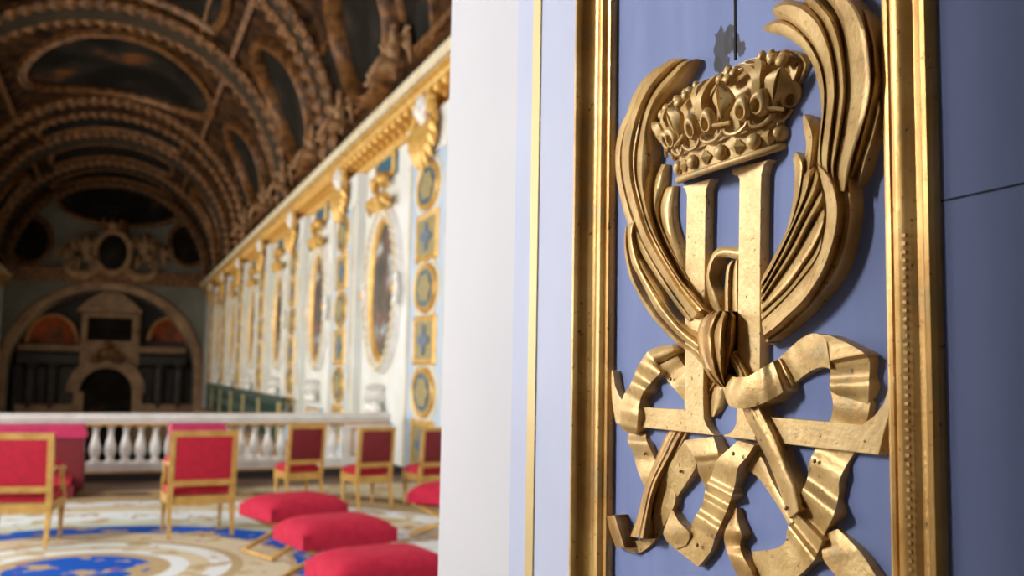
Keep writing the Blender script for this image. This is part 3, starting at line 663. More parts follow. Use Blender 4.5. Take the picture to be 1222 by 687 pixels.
def pilaster(label):
    """bay pier: white pilaster, pale blue field, three oval and three upright medallions, gilded cherub capital; local y along the wall"""
    t = thing('pilaster', label, 'pilaster', (XW,0,0), 0, 'painted pilasters along the right wall')
    MB().box(-.16, -.002, -1.12, 1.12, -5.49, 5.1).box(-.20, -.002, -1.16, 1.16, 4.86, 4.96).box(-.19, -.002, -1.2, 1.2, 4.96, 5.49).build('shaft', M['wall_white'], t, smooth=False)
    MB().box(-.175, -.10, -.9, .9, -.6, 4.94).build('field', M['wall_blue'], t, smooth=False)
    for s in (-1,1): MB().box(-.20, -.10, s*.93-.03, s*.93+.03, -.6, 4.94).build('field_moulding', M['cream'], t, smooth=False)
    x = -.17
    for cz in (4.40, 2.84, 1.28):
        o = ell(MB(), 0, cz, .44, .29, RIM, x).build('oval_medallion', M['gold'], t); 
        disc(MB(), 0, cz, .44, .29, x, .03).build('ground', M['teal'], o)
        disc(MB(), 0, cz, .30, .21, x, .05, 36, 6, .13).build('ornament', M['ochre'], o)
        ell(MB(), 0, cz, .64, .45, [(-.04,0),(-.02,.03),(.02,.03),(.04,0)], x).build('outer_rim', M['cream'], o)
    for cz in (3.62, 2.06, .50):
        o = rect_rim(MB(), 0, cz, .46, .29, x, .08, .05).build('upright_medallion', M['gold'], t, smooth=False)
        MB().box(x-.03, x, -.46, .46, cz-.29, cz+.29).build('ground', M['ochre'], o, smooth=False)
        disc(MB(), 0, cz, .20, .17, x, .05, 32, 4, .35).build('flower', M['flower_blue'], o)
    # capital: swag of gilded leaves under a white cherub head with wings
    cp_ = MB()
    for k in range(9):
        a = R(-80+20*k)
        cp_.tube([(-.2,.10*math.sin(a),5.0),(-.34,.42*math.sin(a),4.98-.25*math.cos(a)),(-.40,.62*math.sin(a),4.90-.45*math.cos(a)),(-.32,.66*math.sin(a),4.82-.55*math.cos(a))], [.10,.12,.10,.03], 7)
    for k in range(7): cp_.ball((-.30, -.5+k*.165, 4.72-.14*math.cos((k-3)*.5)), .12,.11,.12, 8, 6)
    cp_.v = [(v[0]*.6-.09, v[1]*.95, v[2]+.36) for v in cp_.v]
    c_ = cp_.build('capital_ornament', M['gold'], t)
    hd = MB().ball((-.36,0,5.22), .19,.19,.22, 12, 9).ball((-.34,0,5.06), .10,.14,.10)
    hd.ball((-.55,0,5.2), .035,.03,.04, 6, 5)
    for s in (-1,1): hd.ball((-.50,s*.075,5.17), .06,.07,.06, 8, 6)
    hd.v = [(v[0]*.6-.1, v[1], v[2]+.36) for v in hd.v]
    hd.build('cherub_head', M['marble'], c_)
    for s in (-1,1):
        wg = MB()
        for k in range(4): wg.tube([(-.30,s*.12,5.2),(-.34,s*(.32+.06*k),5.34-.08*k),(-.30,s*(.52+.05*k),5.26-.13*k)], [.05,.08,.02], 6)
        wg.v = [(v[0]*.6-.1, v[1], v[2]+.36) for v in wg.v]
        wg.build('cherub_wing', M['gold'], c_)
    return t
def picture(label):
    t = thing('oval_painting', label, 'painting', (XW,0,0), 0, 'oval paintings on the right wall')
    fr = ell(MB(), 0, 3.05, .86, 1.22, [(-.04,0),(0,.06),(.06,.09),(.10,.05),(.14,.05)], 0, 44).build('inner_frame', M['gold'], t)
    ell(MB(), 0, 3.05, .98, 1.34, [(-.02,0),(0,.10),(.10,.13),(.16,.08),(.20,0)], 0, 44).build('outer_frame', M['marble'], t)
    bd = MB()
    K = 176; bd.tube([(-.12, 1.06*math.cos(2*PI*i/K), 3.05+1.42*math.sin(2*PI*i/K)) for i in range(K)], [(.022,.045,.054,.045)[i % 4] for i in range(K)], 6, True)
    bd.build('bead_row', M['cream'], t)
    disc(MB(), 0, 3.05, .85, 1.21, 0, .02, 40).build('canvas', M['canvas_pic'], t)
    for s, z in ((-1,3.0),(1,3.0)):
        MB().ball((-.12,s*1.12,z),.06,.13,.19).ball((-.12,s*1.12,z+.2),.05,.09,.09).ball((-.12,s*1.12,z-.2),.05,.09,.09).build('cartouche', M['marble'], t)
        MB().ball((-.17,s*1.12,z),.03,.07,.10).build('boss', M['gold'], t)
    tp = MB()
    for k in range(5): tp.tube([(-.1,(k-2)*.1,4.5),(-.2,(k-2)*.26,4.72-.03*abs(k-2)),(-.14,(k-2)*.36,4.64-.08*abs(k-2))], [.07,.10,.03], 7)
    tp.ball((-.18,-.3,5.02),.10,.12,.13).ball((-.18,.3,5.02),.10,.12,.13).tube([(-.15,-.34,4.9),(-.2,-.1,5.1),(-.2,.12,5.0),(-.15,.34,4.9)], [.09,.07,.07,.09], 8)
    tp.build('crest', M['gold'], t)
    pd = MB().lathe([(.05,.95),(.20,1.02),(.26,1.12),(.18,1.22),(.24,1.30),(.1,1.36)], 14, (-.1,0,0)).ball((-.16,-.2,.92),.1,.14,.12).ball((-.16,.2,.92),.1,.14,.12)
    pd.build('console', M['marble'], t)
    MB().box(-.10,0,-.75,.75,.15,.72).build('pedestal_panel', M['wall_blue'], t, smooth=False)
    rect_rim(MB(), 0, .44, .62, .2, -.10, .06, .04).build('pedestal_rim', M['gold'], t, smooth=False)
    MB().box(-.08,0,-.62,.62,5.12,5.46).build('frieze_panel', M['teal'], t, smooth=False)
    rect_rim(MB(), 0, 5.29, .56, .14, -.06, .07, .05).build('frieze_rim', M['gold'], t, smooth=False)
    return t
PY = [13.46, 19.3, 25.2, 31.1, 36.95, 42.8, 48.7]
pl = ['closest painted pilaster, beside the white door reveal at the right end of the balustrade', 'second painted pilaster, between the two closest oval paintings', 'third painted pilaster along the right wall, beyond the second oval painting', 'fourth painted pilaster along the right wall', 'fifth painted pilaster, far down the right wall', 'sixth painted pilaster, far down the right wall by the altar', 'last painted pilaster, against the end wall on the right']
p0 = pilaster(pl[0]); p0.location.y = PY[0]
for y, l in zip(PY[1:], pl[1:]): again(p0, l, (XW, y, 0))
ol = ['closest oval painting in a beaded frame, between the first two pilasters', 'second oval painting in a beaded frame, between second and third pilasters', 'third oval painting along the right wall', 'fourth oval painting along the right wall', 'fifth oval painting, far down the right wall', 'last oval painting, by the altar end of the right wall']
q0 = picture(ol[0]); q0.location.y = 16.5
for i, l in enumerate(ol[1:]): again(q0, l, (XW, 16.5+5.87*(i+1), 0))
# railing of the side gallery in the nave
rl = thing('gallery_railing', 'green and gold metal railing along the foot of the right nave wall', 'railing', (3.9,34,0))
MB().box(-.04,.04,-10,12,.80,.88).build('top_rail', M['iron'], rl, smooth=False)
MB().box(-.03,.03,-10,12,-.3,-.24).build('bottom_rail', M['iron'], rl, smooth=False)
b0 = None
for i in range(56):
    if b0 is None: b0 = MB().lathe([(.03,-.24),(.03,.1),(.07,.2),(.03,.32),(.03,.55),(.06,.62),(.03,.8)], 6).build('bar', M['iron'], rl); o = b0
    else: o = b0.copy(); C.objects.link(o)
    o.location = (0, -9.9+.395*i, 0)
for i in range(6):
    o = MB().box(-.06,.06,-.25,.25,-.2,.74).build('gilded_panel', M['ochre'], rl, smooth=False); o.location = (0, -9.4+3.7*i, 0)
S(MB().box(3.4,XW,24,46.2,-.55,-.3), 'trim_gallery_floor', 'stone_warm')
# ------------------------------------------------------------------ end wall, altar
def EX(px, py, Y=YE): p = on(px, py, 1, Y); return p.x, p.z
AX, AR = EX(118, 436)[0], None
x0 = EX(8, 436)[0]; x1 = EX(232, 436)[0]; AX = (x0+x1)/2; AR = (x1-x0)/2
AZ = EX(120, 345)[1]-AR*.94
def arch_pts(r, n=24, sz=.94): return [(AX+r*math.cos(PI*i/n), AZ+r*sz*math.sin(PI*i/n)) for i in range(n+1)]
# end wall: ring of faces round the arch
inner = [(AX+AR,-5.5)]+arch_pts(AR)+[(AX-AR,-5.5)]
n = len(inner)
def outer_pt(i):
    if i == 0: return (XW+.1,-5.5)
    if i == n-1: return (XL-.1,-5.5)
    a = PI*(i-1)/(n-3); return (XC+ (RV+.1)*math.cos(a), ZS-4+(RV+4.2)*math.sin(a) if False else max(AZ, ZS)*(1 if a in (0,PI) else 1)+ (RV+.1)*math.sin(a))
mb = MB(); vs = [(x,YE,z) for x, z in inner]+[(outer_pt(i)[0],YE,outer_pt(i)[1]) for i in range(n)]+[(x,YE+3.2,z) for x, z in inner]
mb.add(vs, [(i,i+1,n+i+1,n+i) for i in range(n-1)]+[(i,i+1,2*n+i+1,2*n+i) for i in range(n-1)])
S(mb, 'wall_end', 'end_grey', fix=False)
S(MB().box(AX-AR-.3,AX+AR+.3,YE+3.2,YE+3.3,-5.5,AZ+AR+.3), 'wall_apse', 'stone_dark')
mb = MB(); pr = [(0,0),(0,.16),(.12,.22),(.3,.18),(.38,.24),(.48,.12),(.5,0)]; A0 = [(AX+AR,-1.0)]+arch_pts(AR)+[(AX-AR,-1.0)]; vs = []
for (x, z) in A0:
    dx, dz = x-AX, max(0, z-AZ); L_ = math.hypot(dx, dz); 
    for s, h in pr: vs.append((x+dx/L_*s, YE-h, z+dz/L_*s))
m_ = len(pr)
mb.add(vs, [(i*m_+j,i*m_+j+1,(i+1)*m_+j+1,(i+1)*m_+j) for i in range(len(A0)-1) for j in range(m_-1)])
struct(mb.build('trim_end_arch', M['stone_warm']))
S(MB().box(XL,XW,YE-.5,YE,EX(120,331)[1],EX(120,322)[1]).box(XL,XW,YE-.3,YE,EX(120,338)[1],EX(120,331)[1]), 'trim_end_cornice', 'gold_dim')
# altarpiece standing in the arch
YA = YE+1.0
def AXZ(px, py): return EX(px, py, YA)
alt = thing('altarpiece', 'tall dark marble altarpiece with framed painting and small arch under the end arch', 'altarpiece', (AX, YA, 0))
def ab(px0, px1, py0, py1, d0, d1, name, m):
    xa, zb = AXZ(px0, py0); xb, za = AXZ(px1, py1)
    return MB().box(xa-AX, xb-AX, d0, d1, za, zb).build(name, M[m], alt, smooth=False)
ab(15, 225, 437, 560, .5, 1.9, 'base_wall', 'stone_dark')
ab(98, 165, 372, 437, .3, 1.5, 'attic', 'stone_warm')
xa, zb = AXZ(105,378); xb, za = AXZ(157,407)
MB().box(xa-AX, xb-AX, .22, .3, za, zb).build('altar_canvas', M['canvas_dark'], alt, smooth=False)
fr = MB()
for bx in ((xa-.25,xb+.25,zb,zb+.22),(xa-.25,xb+.25,za-.22,za),(xa-.25,xa,za,zb),(xb,xb+.25,za,zb)): fr.box(bx[0]-AX,bx[1]-AX,.10,.3,bx[2],bx[3])
fr.build('altar_frame', M['stone_warm'], alt, smooth=False)
xm, zt = AXZ(131, 349); xa, zb = AXZ(92,371); xb, _ = AXZ(170,371)
cv = [(xa-AX,zb)]+[(xa-AX+(xb-xa)*i/12, zb+.12+(zt-zb)*math.sin(PI*i/12)) for i in range(13)]+[(xb-AX,zb)]
MB().prism(cv, lambda u,v,d: Vector((u,d,v)), .1, .8).build('pediment', M['stone_warm'], alt, smooth=False)
ab(20, 222, 410, 422, .15, 1.5, 'entablature', 'stone_warm'); ab(20, 222, 422, 436, .35, 1.5, 'frieze', 'stone_dark')
for px in (36, 62, 190, 214):
    x, _ = AXZ(px, 440)
    MB().lathe([(.42,AXZ(px,487)[1]),(.42,AXZ(px,482)[1]),(.33,AXZ(px,480)[1]),(.30,AXZ(px,440)[1]),(.42,AXZ(px,437)[1]),(.42,AXZ(px,434)[1])], 14, (x-AX,.1,0)).build('column', M['stone_dark'], alt)
for px0, px1 in ((18,92),(165,228)): ab(px0, px1, 482, 530, -.3, .6, 'column_base', 'stone_warm')
# arch ring under the painting
xc_, zc_ = AXZ(126, 468); ro = AXZ(168,468)[0]-xc_; ri = AXZ(160,468)[0]-xc_
ring = [(xc_-AX+r*math.cos(a), zc_+r*math.sin(a)) for r, rng in ((ro*1.12, range(0,21)),(ri*.92, range(20,-1,-1))) for a in [PI*i/20 for i in rng]]
mb = MB(); k = 21; vs = []
for d in (-.1,.6): vs += [(u,d,v) for u, v in ring]
q = 42
mb.add(vs, [(i,i+1,41-i-1,41-i) for i in range(20)]+[(q+i,q+i+1,q+41-i-1,q+41-i) for i in range(20)]+[(i,(i+1) % q,q+(i+1) % q,q+i) for i in range(q)])
mb.build('arch_ring', M['stone_warm'], alt)
for px in (93, 163):
    xa_, _ = AXZ(px-6, 480); xb_, _ = AXZ(px+6, 480); MB().box(xa_-AX,xb_-AX,-.1,.6,AXZ(px,540)[1],zc_).build('arch_pier', M['stone_warm'], alt, smooth=False)
MB().prism([(xc_-AX+ri*.9*math.cos(PI*i/16), zc_+ri*.9*math.sin(PI*i/16)) for i in range(17)]+[(xc_-AX-ri*.9,-4),(xc_-AX+ri*.9,-4)], lambda u,v,d: Vector((u,d,v)), .35, .45).build('altar_door', M['canvas_dark'], alt, smooth=False)
cr = MB().ball((xc_-AX,-.2,zc_+ro*1.12+.1),.55,.25,.38)
for s in (-1,1): cr.ball((xc_-AX+s*.55,-.2,zc_+ro*1.05-.1),.35,.2,.22)
cr.ball((xc_-AX,-.2,zc_+ro*1.12+.55),.25,.2,.25); cr.build('keystone_ornament', M['gold_dim'], alt)
# gilded half domes glowing orange either side
for px, py, r_, lab in ((60,386,30,'orange gilded half dome left of the altar painting'),(203,384,24,'orange gilded half dome right of the altar painting')):
    x, z = EX(px, py+22, YA); rr = EX(px+r_, py, YA)[0]-EX(px, py, YA)[0]
    t = thing('gilded_half_dome', lab, 'niche', (x, YA+1.4, z))
    vs = []; nn, mm = 14, 7
    for i in range(mm+1):
        for j in range(nn+1):
            a = PI*j/nn; e = PI/2*i/mm; vs.append((rr*math.cos(a)*math.cos(e)*1.0, rr*.5*math.sin(a)*math.cos(e)*(-1)*-1, rr*1.2*math.sin(e)))
    MB().add(vs, [(i*(nn+1)+j,i*(nn+1)+j+1,(i+1)*(nn+1)+j+1,(i+1)*(nn+1)+j) for i in range(mm) for j in range(nn)]).build('shell', M['stone_red'], t)
    rb = MB().tube([(rr*1.04*math.cos(PI*j/14),0,rr*1.25*math.sin(PI*j/14)) for j in range(15)], .12, 7); rb.build('rim', M['stone_warm'], t)
    lm = bpy.data.lights.new('niche_lamp', 'POINT'); lm.energy = 10; lm.color = (1,.55,.22); lm.shadow_soft_size = .15
    lo = bpy.data.objects.new('niche_lamp', lm); C.objects.link(lo); lo.location = (x, YA+.3, z+.4)
# ------------------------------------------------------------------ stucco figures and arms
def figure(name, V, E, rad, m, parent=None, sub=2):
    me = bpy.data.meshes.new(name); me.from_pydata(V, E, []); o = bpy.data.objects.new(name, me); C.objects.link(o)
    sk = o.modifiers.new('skin', 'SKIN'); sk.use_smooth_shade = True
    for d, r in zip(me.skin_vertices[0].data, rad): d.radius = (r, r)
    me.skin_vertices[0].data[0].use_root = True
    sb = o.modifiers.new('sub', 'SUBSURF'); sb.levels = sub-1; sb.render_levels = sub
    me.materials.append(m)
    if parent: o.parent = parent
    return o
def putto(label):
    t = thing('stucco_angel', label, 'statue', (0,0,0), 0, 'stucco angels on the cornice')
    V = [(0,0,.45),(0,0,.75),(0,0,1.0),(0,.02,1.12),(0,.03,1.30),(.2,0,1.02),(.42,.08,.86),(.52,.2,1.08),(-.2,0,1.02),(-.40,.1,.84),(-.30,.3,.72),(.14,.05,.42),(.24,.42,.40),(.24,.5,.02),(-.14,.05,.42),(-.3,.38,.48),(-.22,.56,.1),(.24,.62,.0),(-.22,.68,.06)]
    E = [(0,1),(1,2),(2,3),(3,4),(2,5),(5,6),(6,7),(2,8),(8,9),(9,10),(0,11),(11,12),(12,13),(0,14),(14,15),(15,16),(13,17),(16,18)]
    figure('body', V, E, [.17,.16,.17,.07,.14,.08,.065,.05,.08,.065,.05,.12,.10,.06,.12,.10,.06,.05,.05], M['stucco_fig'], t)
    for s in (-1,1):
        wg = MB()
        for k in range(5): wg.tube([(s*.08,-.12,1.0),(s*(.3+.05*k),-.22,1.25-.13*k),(s*(.55+.03*k),-.2,1.2-.22*k)], [.05,.09,.02], 6)
        wg.build('wing', M['stucco_fig'], t)
    MB().ball((0,-.02,1.36),.15,.15,.13).build('hair', M['gold_dim'], t)
    return t
a0 = putto('white stucco angel seated on the cornice beside the closest upright oval painting')
a0.location = (XW-.34, 15.1, 6.40); a0.rotation_euler = (0,0,R(90)); a0.scale = (.75,)*3
for y, l in ((19.3,'stucco angel seated on the cornice left of the closest upright oval painting'),(22.3,'stucco angel seated on the cornice right of the curved oval painting'),(26.6,'stucco angel seated on the cornice left of the curved oval painting'),(30.4,'far stucco angel on the cornice beyond the grey rib'),(35.2,'farther stucco angel on the cornice, second beyond the grey rib')):
    again(a0, l, (XW-.34, y, 6.40))
cx_, cz_ = EX(135, 303)
arms = thing('coat_of_arms', 'carved coat of arms with crown and scrolls above the altar arch', 'carving', (cx_, YE-.8, cz_))
MB().ball((0,0,0),.75,.25,1.0,16,10).build('shield', M['canvas_dark'], arms)
MB().tube([(.85*math.cos(2*PI*i/24),-.05,1.1*math.sin(2*PI*i/24)) for i in range(24)], .16, 8, True).build('shield_rim', M['stucco_fig'], arms)
cb = MB().lathe([(.5,1.1),(.55,1.25),(.62,1.5)], 14)
for k in range(7): cb.ball((.58*math.cos(2*PI*k/7),.58*math.sin(2*PI*k/7),1.62),.13,.13,.16,8,6)
cb.build('arms_crown', M['gold_dim'], arms)
for s in (-1,1): MB().tube([(s*.7,0,-.9),(s*1.3,0,-1.3),(s*1.9,0,-1.2),(s*2.2,0,-.9),(s*2.0,0,-.7)], [.22,.26,.22,.16,.08], 8).build('scroll', M['stucco_fig'], arms)
for px, l, rz in ((102,'large stucco angel left of the coat of arms',180),(171,'large stucco angel right of the coat of arms',180),(80,'small stucco angel at the left edge of the arms',200),(194,'small stucco angel at the right edge of the arms',160)):
    x, z = EX(px, 323); again(a0, l, (x, YE-.75, z), R(rz), (1.35,)*3 if px in (102,171) else (.9,)*3)
for px, py, l in ((35,286,'small round dark painting left of the coat of arms'),(226,291,'small round dark painting right of the coat of arms')):
    x, z = EX(px, py); t = thing('round_painting', l, 'painting', (x, YE-.02, z))
    vs = [(0,-.05,0)]+[(.95*math.cos(2*PI*i/24),-.05,1.15*math.sin(2*PI*i/24)) for i in range(24)]
    MB().add(vs, [(0,1+i,1+(i+1) % 24) for i in range(24)]).build('canvas', M['canvas_dark'], t)
    MB().tube([(1.05*math.cos(2*PI*i/24),-.1,1.25*math.sin(2*PI*i/24)) for i in range(24)], .14, 8, True).build('frame', M['gold_dim'], t)
x, z = EX(145, 246); t = thing('lunette_painting', 'dark oval painting high on the end wall under the vault', 'painting', (x, YE-.02, z))
vs = [(0,-.05,0)]+[(3.0*math.cos(2*PI*i/32),-.05,1.0*math.sin(2*PI*i/32)) for i in range(32)]
MB().add(vs, [(0,1+i,1+(i+1) % 32) for i in range(32)]).build('canvas', M['canvas_dark'], t)
MB().tube([(3.1*math.cos(2*PI*i/32),-.1,1.1*math.sin(2*PI*i/32)) for i in range(32)], .15, 8, True).build('frame', M['gold_dim'], t)
# ================================================================== TRIBUNE FURNITURE
# balustrade
BX0, BX1 = -5.4, 3.97
bal = thing('balustrade', 'white marble balustrade with turned balusters across the front of the tribune', 'balustrade', (0,YB,0))
rp = [(-.17,.80),(-.17,.83),(-.20,.85),(-.20,.90),(-.17,.925),(.17,.925),(.20,.90),(.20,.85),(.17,.83),(.17,.80)]
MB().prism(rp, lambda u,v,d: Vector((d,u,v)), BX0, BX1).build('top_rail', M['marble'], bal, smooth=False)
MB().box(BX0,BX1,-.15,.15,.765,.80).build('rail_fillet', M['gold'], bal, smooth=False)
MB().box(BX0,BX1,-.17,.17,.135,.24).build('plinth', M['marble'], bal, smooth=False)
MB().box(BX0,BX1,-.18,.18,.11,.135).build('plinth_fillet', M['gold'], bal, smooth=False)
MB().box(BX0,BX1+.2,-.22,.25,0,.11).build('base_step', M['step'], bal, smooth=False)
MB().box(3.25,BX1,-.16,.16,.24,.765).build('end_pedestal', M['marble'], bal, smooth=False)
ep = MB()
for bx in ((3.36,3.86,.30,.325),(3.36,3.86,.68,.705),(3.36,3.385,.30,.705),(3.835,3.86,.30,.705)): ep.box(bx[0],bx[1],-.175,-.15,bx[2],bx[3])
ep.build('pedestal_panel', M['gold'], bal, smooth=False)
BP = [(.072,.24),(.072,.275),(.05,.285),(.036,.30),(.048,.32),(.070,.37),(.078,.42),(.070,.48),(.052,.54),(.04,.60),(.033,.66),(.04,.685),(.05,.695),(.036,.71),(.05,.73),(.068,.735),(.068,.765)]
b0 = None; x = 3.12; i = 0
while x > BX0+.05:
    if b0 is None: b0 = MB().lathe(BP, 14).build('baluster', M['marble'], bal); o = b0
    else: o = b0.copy(); C.objects.link(o)
    o.location = (x, 0, 0); x -= .197
# carpet: woven rings and scrolls
cm = bpy.data.materials.new('savonnerie_carpet'); cm.use_nodes = True
N, L = cm.node_tree.nodes, cm.node_tree.links; b = N['Principled BSDF']; b.inputs['Roughness'].default_value = .95; b.inputs['Specular IOR Level'].default_value = .1
tc = N.new('ShaderNodeTexCoord'); mp = N.new('ShaderNodeMapping'); mp.inputs['Scale'].default_value = (1,1,0); L.new(tc.outputs['Object'], mp.inputs[0])
ln = N.new('ShaderNodeVectorMath'); ln.operation = 'LENGTH'; L.new(mp.outputs[0], ln.inputs[0])
sc = N.new('ShaderNodeMath'); sc.operation = 'DIVIDE'; sc.inputs[1].default_value = 6.0; L.new(ln.outputs['Value'], sc.inputs[0])
rp_ = N.new('ShaderNodeValToRGB'); rp_.color_ramp.interpolation = 'CONSTANT'; L.new(sc.outputs[0], rp_.inputs[0])
BL, BG, WH, TN, GN = rgb(24,84,184), rgb(202,190,162), rgb(216,222,224), rgb(178,156,118), rgb(194,202,188)
stops = [(0,BL),(.53,TN),(.66,WH),(.82,BG),(.98,WH),(1.14,TN),(1.22,BG),(1.60,TN),(1.66,BL),(2.08,GN),(2.5,WH),(3.1,BG),(3.55,WH),(3.9,TN),(4.4,rgb(120,96,72)),(4.8,BG)]
el = rp_.color_ramp.elements
el[0].position = 0; el[0].color = BL; el[1].position = stops[1][0]/6; el[1].color = TN
for p, c in stops[2:]:
    e = el.new(p/6); e.color = c
# scattered motifs
ns = N.new('ShaderNodeTexNoise'); ns.inputs['Scale'].default_value = 3.2; ns.inputs['Detail'].default_value = 3; L.new(tc.outputs['Object'], ns.inputs['Vector'])
r2 = N.new('ShaderNodeValToRGB'); r2.color_ramp.elements[0].position = .56; r2.color_ramp.elements[1].position = .60; L.new(ns.outputs['Fac'], r2.inputs[0])
m1 = N.new('ShaderNodeMixRGB'); L.new(r2.outputs[0], m1.inputs[0]); L.new(rp_.outputs[0], m1.inputs[1]); m1.inputs[2].default_value = rgb(180,158,116)
n3 = N.new('ShaderNodeTexNoise'); n3.inputs['Scale'].default_value = 5.5; L.new(tc.outputs['Object'], n3.inputs['Vector'])
r3 = N.new('ShaderNodeValToRGB'); r3.color_ramp.elements[0].position = .67; r3.color_ramp.elements[1].position = .69; L.new(n3.outputs['Fac'], r3.inputs[0])
m2 = N.new('ShaderNodeMixRGB'); L.new(r3.outputs[0], m2.inputs[0]); L.new(m1.outputs[0], m2.inputs[1]); m2.inputs[2].default_value = rgb(150,84,104)
L.new(m2.outputs[0], b.inputs['Base Color'])
CC = Vector((-.2,8.2,0))
car = MB().box(-3.9,4.2,-5.6,4.9,0,.012).build('carpet', cm, smooth=False); car.location = CC
tag(car, 'large pale carpet with blue centre medallion and blue ring under the chairs', 'carpet')
ZF = .017
# ---- chairs
def cushion(mb, hx, hy, z0, z1, cx=0, cy=0, puff=.03, n=10, e=.28):
    """plump upholstered pad"""
    vs = []
    for k, (zz, sgn) in enumerate(((z1,1),(z0,-1))):
        for i in range(n+1):
            for j in range(n+1):
                u, v = -1+2*i/n, -1+2*j/n
                q = max(0,(1-u**4)*(1-v**4))
                mid = (z0+z1)/2
                vs.append((cx+hx*math.copysign(abs(u)**.8,u)*(1-.03*(1-q)), cy+hy*math.copysign(abs(v)**.8,v)*(1-.03*(1-q)), mid+sgn*((z1-z0)/2*(.62+.38*q**.5)+(puff*q if sgn > 0 else 0))))
    m = (n+1)**2; fs = []
    for i in range(n):
        for j in range(n):
            a = i*(n+1)+j; fs += [(a,a+1,a+n+2,a+n+1), (m+a,m+a+n+1,m+a+n+2,m+a+1)]
    ring = [j for j in range(n+1)]+[i*(n+1)+n for i in range(1,n+1)]+[n*(n+1)+j for j in range(n-1,-1,-1)]+[i*(n+1) for i in range(n-1,0,-1)]
    for a, b in zip(ring, ring[1:]+ring[:1]): fs.append((a,b,m+b,m+a))
    return mb.add(vs, fs)
def chair(label, arms, group, cat='chair', fab='velvet_deep', seatfab='velvet'):
    """local: +y is the way the chair faces; origin on the floor under the middle of the back legs"""
    wd, h, sd = (.62,.985,.58) if arms else (.455,.93,.46)
    hw = wd/2; fw = .052 if arms else .042
    t = thing('armchair' if arms else 'side_chair', label, cat, (0,0,0), 0, group)
    zb0 = .36 if arms else .34
    for s in (-1,1):
        x = s*(hw-fw/2)
        MB().bar((x,-.10,0),(x,-.02,.30),.03,fw*.9).build('back_leg', M['chair_gold'], t, smooth=False)
        MB().bar((x,-.02,.28),(x,-.09,h),fw,fw,fw*.85,fw*.75).build('back_post', M['chair_gold'], t, smooth=False)
        MB().lathe([(.016,0),(.022,.02),(.014,.035),(.027,.26),(.033,.28),(.025,.30),(.034,.31),(.034,.40)], 12, (s*(hw-.04), sd-.06, 0)).build('front_leg', M['chair_gold'], t)
    def back_y(z): return -.02-.07*(z-.28)/(h-.28)
    def rail(z0, z1, name, d=.04):
        mb = MB(); y0, y1 = back_y(z0), back_y(z1)
        vs = [(-hw,y0-d/2,z0),(hw,y0-d/2,z0),(hw,y0+d/2,z0),(-hw,y0+d/2,z0),(-hw,y1-d/2,z1),(hw,y1-d/2,z1),(hw,y1+d/2,z1),(-hw,y1+d/2,z1)]
        mb.add(vs, [(3,2,1,0),(4,5,6,7),(0,1,5,4),(1,2,6,5),(2,3,7,6),(3,0,4,7)]); return mb.build(name, M['chair_gold'], t, smooth=False)
    rail(h-.055 if arms else h-.042, h, 'top_rail'); rail(.47, .525, 'lower_rail')
    z0, z1 = .525, h-(.055 if arms else .042); iw = hw-fw
    mb = MB(); vs = []; n = 8
    for sg, pf in ((-1,.012),(1,.035)):
        for i in range(n+1):
            for j in range(n+1):
                u, v = -1+2*i/n, -1+2*j/n; z = z0+(z1-z0)*(v+1)/2
                vs.append((u*iw, back_y(z)+sg*(.012+pf*max(0,(1-u*u)*(1-v*v))**.5), z))
    m = (n+1)**2; fs = []
    for i in range(n):
        for j in range(n):
            a = i*(n+1)+j; fs += [(a,a+1,a+n+2,a+n+1),(m+a,m+a+n+1,m+a+n+2,m+a+1)]
    mb.add(vs, fs).build('back_pad', M[fab], t)
    MB().box(-hw,hw,-.03,.02,.29,.37).box(-hw+.01,hw-.01,sd-.085,sd-.03,.31,.385).box(-hw+.005,-hw+.045,0,sd-.06,.30,.38).box(hw-.045,hw-.005,0,sd-.06,.30,.38).build('seat_frame', M['chair_gold'], t, smooth=False)
    cushion(MB(), hw-.015, sd/2-.02, .37, .445, 0, sd/2-.01, .035).build('seat', M[seatfab], t)
    if arms:
        for s in (-1,1):
            x = s*(hw-.025)
            a = MB().tube([(x,-.05,.66),(x,.14,.672),(x,.30,.665),(x,.40,.64)], [.02,.02,.023,.03], 8).tube([(x,.385,.64),(x,.40,.56),(x,.44,.48),(x,.46,.40),(x,sd-.06,.36)], [.022,.02,.026,.024,.026], 8)
            ao = a.build('arm', M['chair_gold'], t)
            MB().ball((x,.22,.695),.035,.13,.03).build('arm_pad', M['velvet_pink'], ao)
    return t
def place(t, A, B, half):
    """stand a chair so that its back legs fall on floor points A (left seen from behind) and B"""
    A, B = Vector(A), Vector(B); m = (A+B)/2; d = (B-A).normalized()
    t.location = (m.x, m.y, ZF); t.rotation_euler = (0,0,math.atan2(d.y, d.x))
A1 = chair('gilded crimson armchair cut off by the left edge, in front of the draped kneeler', True, 'gilded armchairs on the carpet', 'armchair', 'velvet')
r = on(55,652,2,ZF); place(A1, (r.x-.57, r.y+.10), (r.x+.03, r.y), 0)
A2 = again(A1, 'gilded crimson armchair standing whole in the middle of the carpet, seen from behind', (0,0,0))
place(A2, on(199,641,2,ZF)[:2], on(275,636.5,2,ZF)[:2], 0)
S1 = chair('gilded side chair with dark red back, behind the farthest footstool', False, 'gilded side chairs before the balustrade')
def span(px0, px1, Y, skew):                       # back-leg points at px on the photograph, at distance Y
    a = on(px0, 560, 1, Y); b = on(px1, 560, 1, Y-skew); return (a.x,a.y), (b.x,b.y)
place(S1, *span(341, 383, 11.2, -.07), 0)
S2 = again(S1, 'gilded side chair with dark red back, middle of the three before the balustrade end', (0,0,0)); place(S2, *span(425, 465, 10.7, -.08), 0)
S3 = again(S1, 'gilded side chair with dark red back, half hidden by the white door reveal', (0,0,0)); place(S3, *span(498, 540, 10.6, -.08), 0)
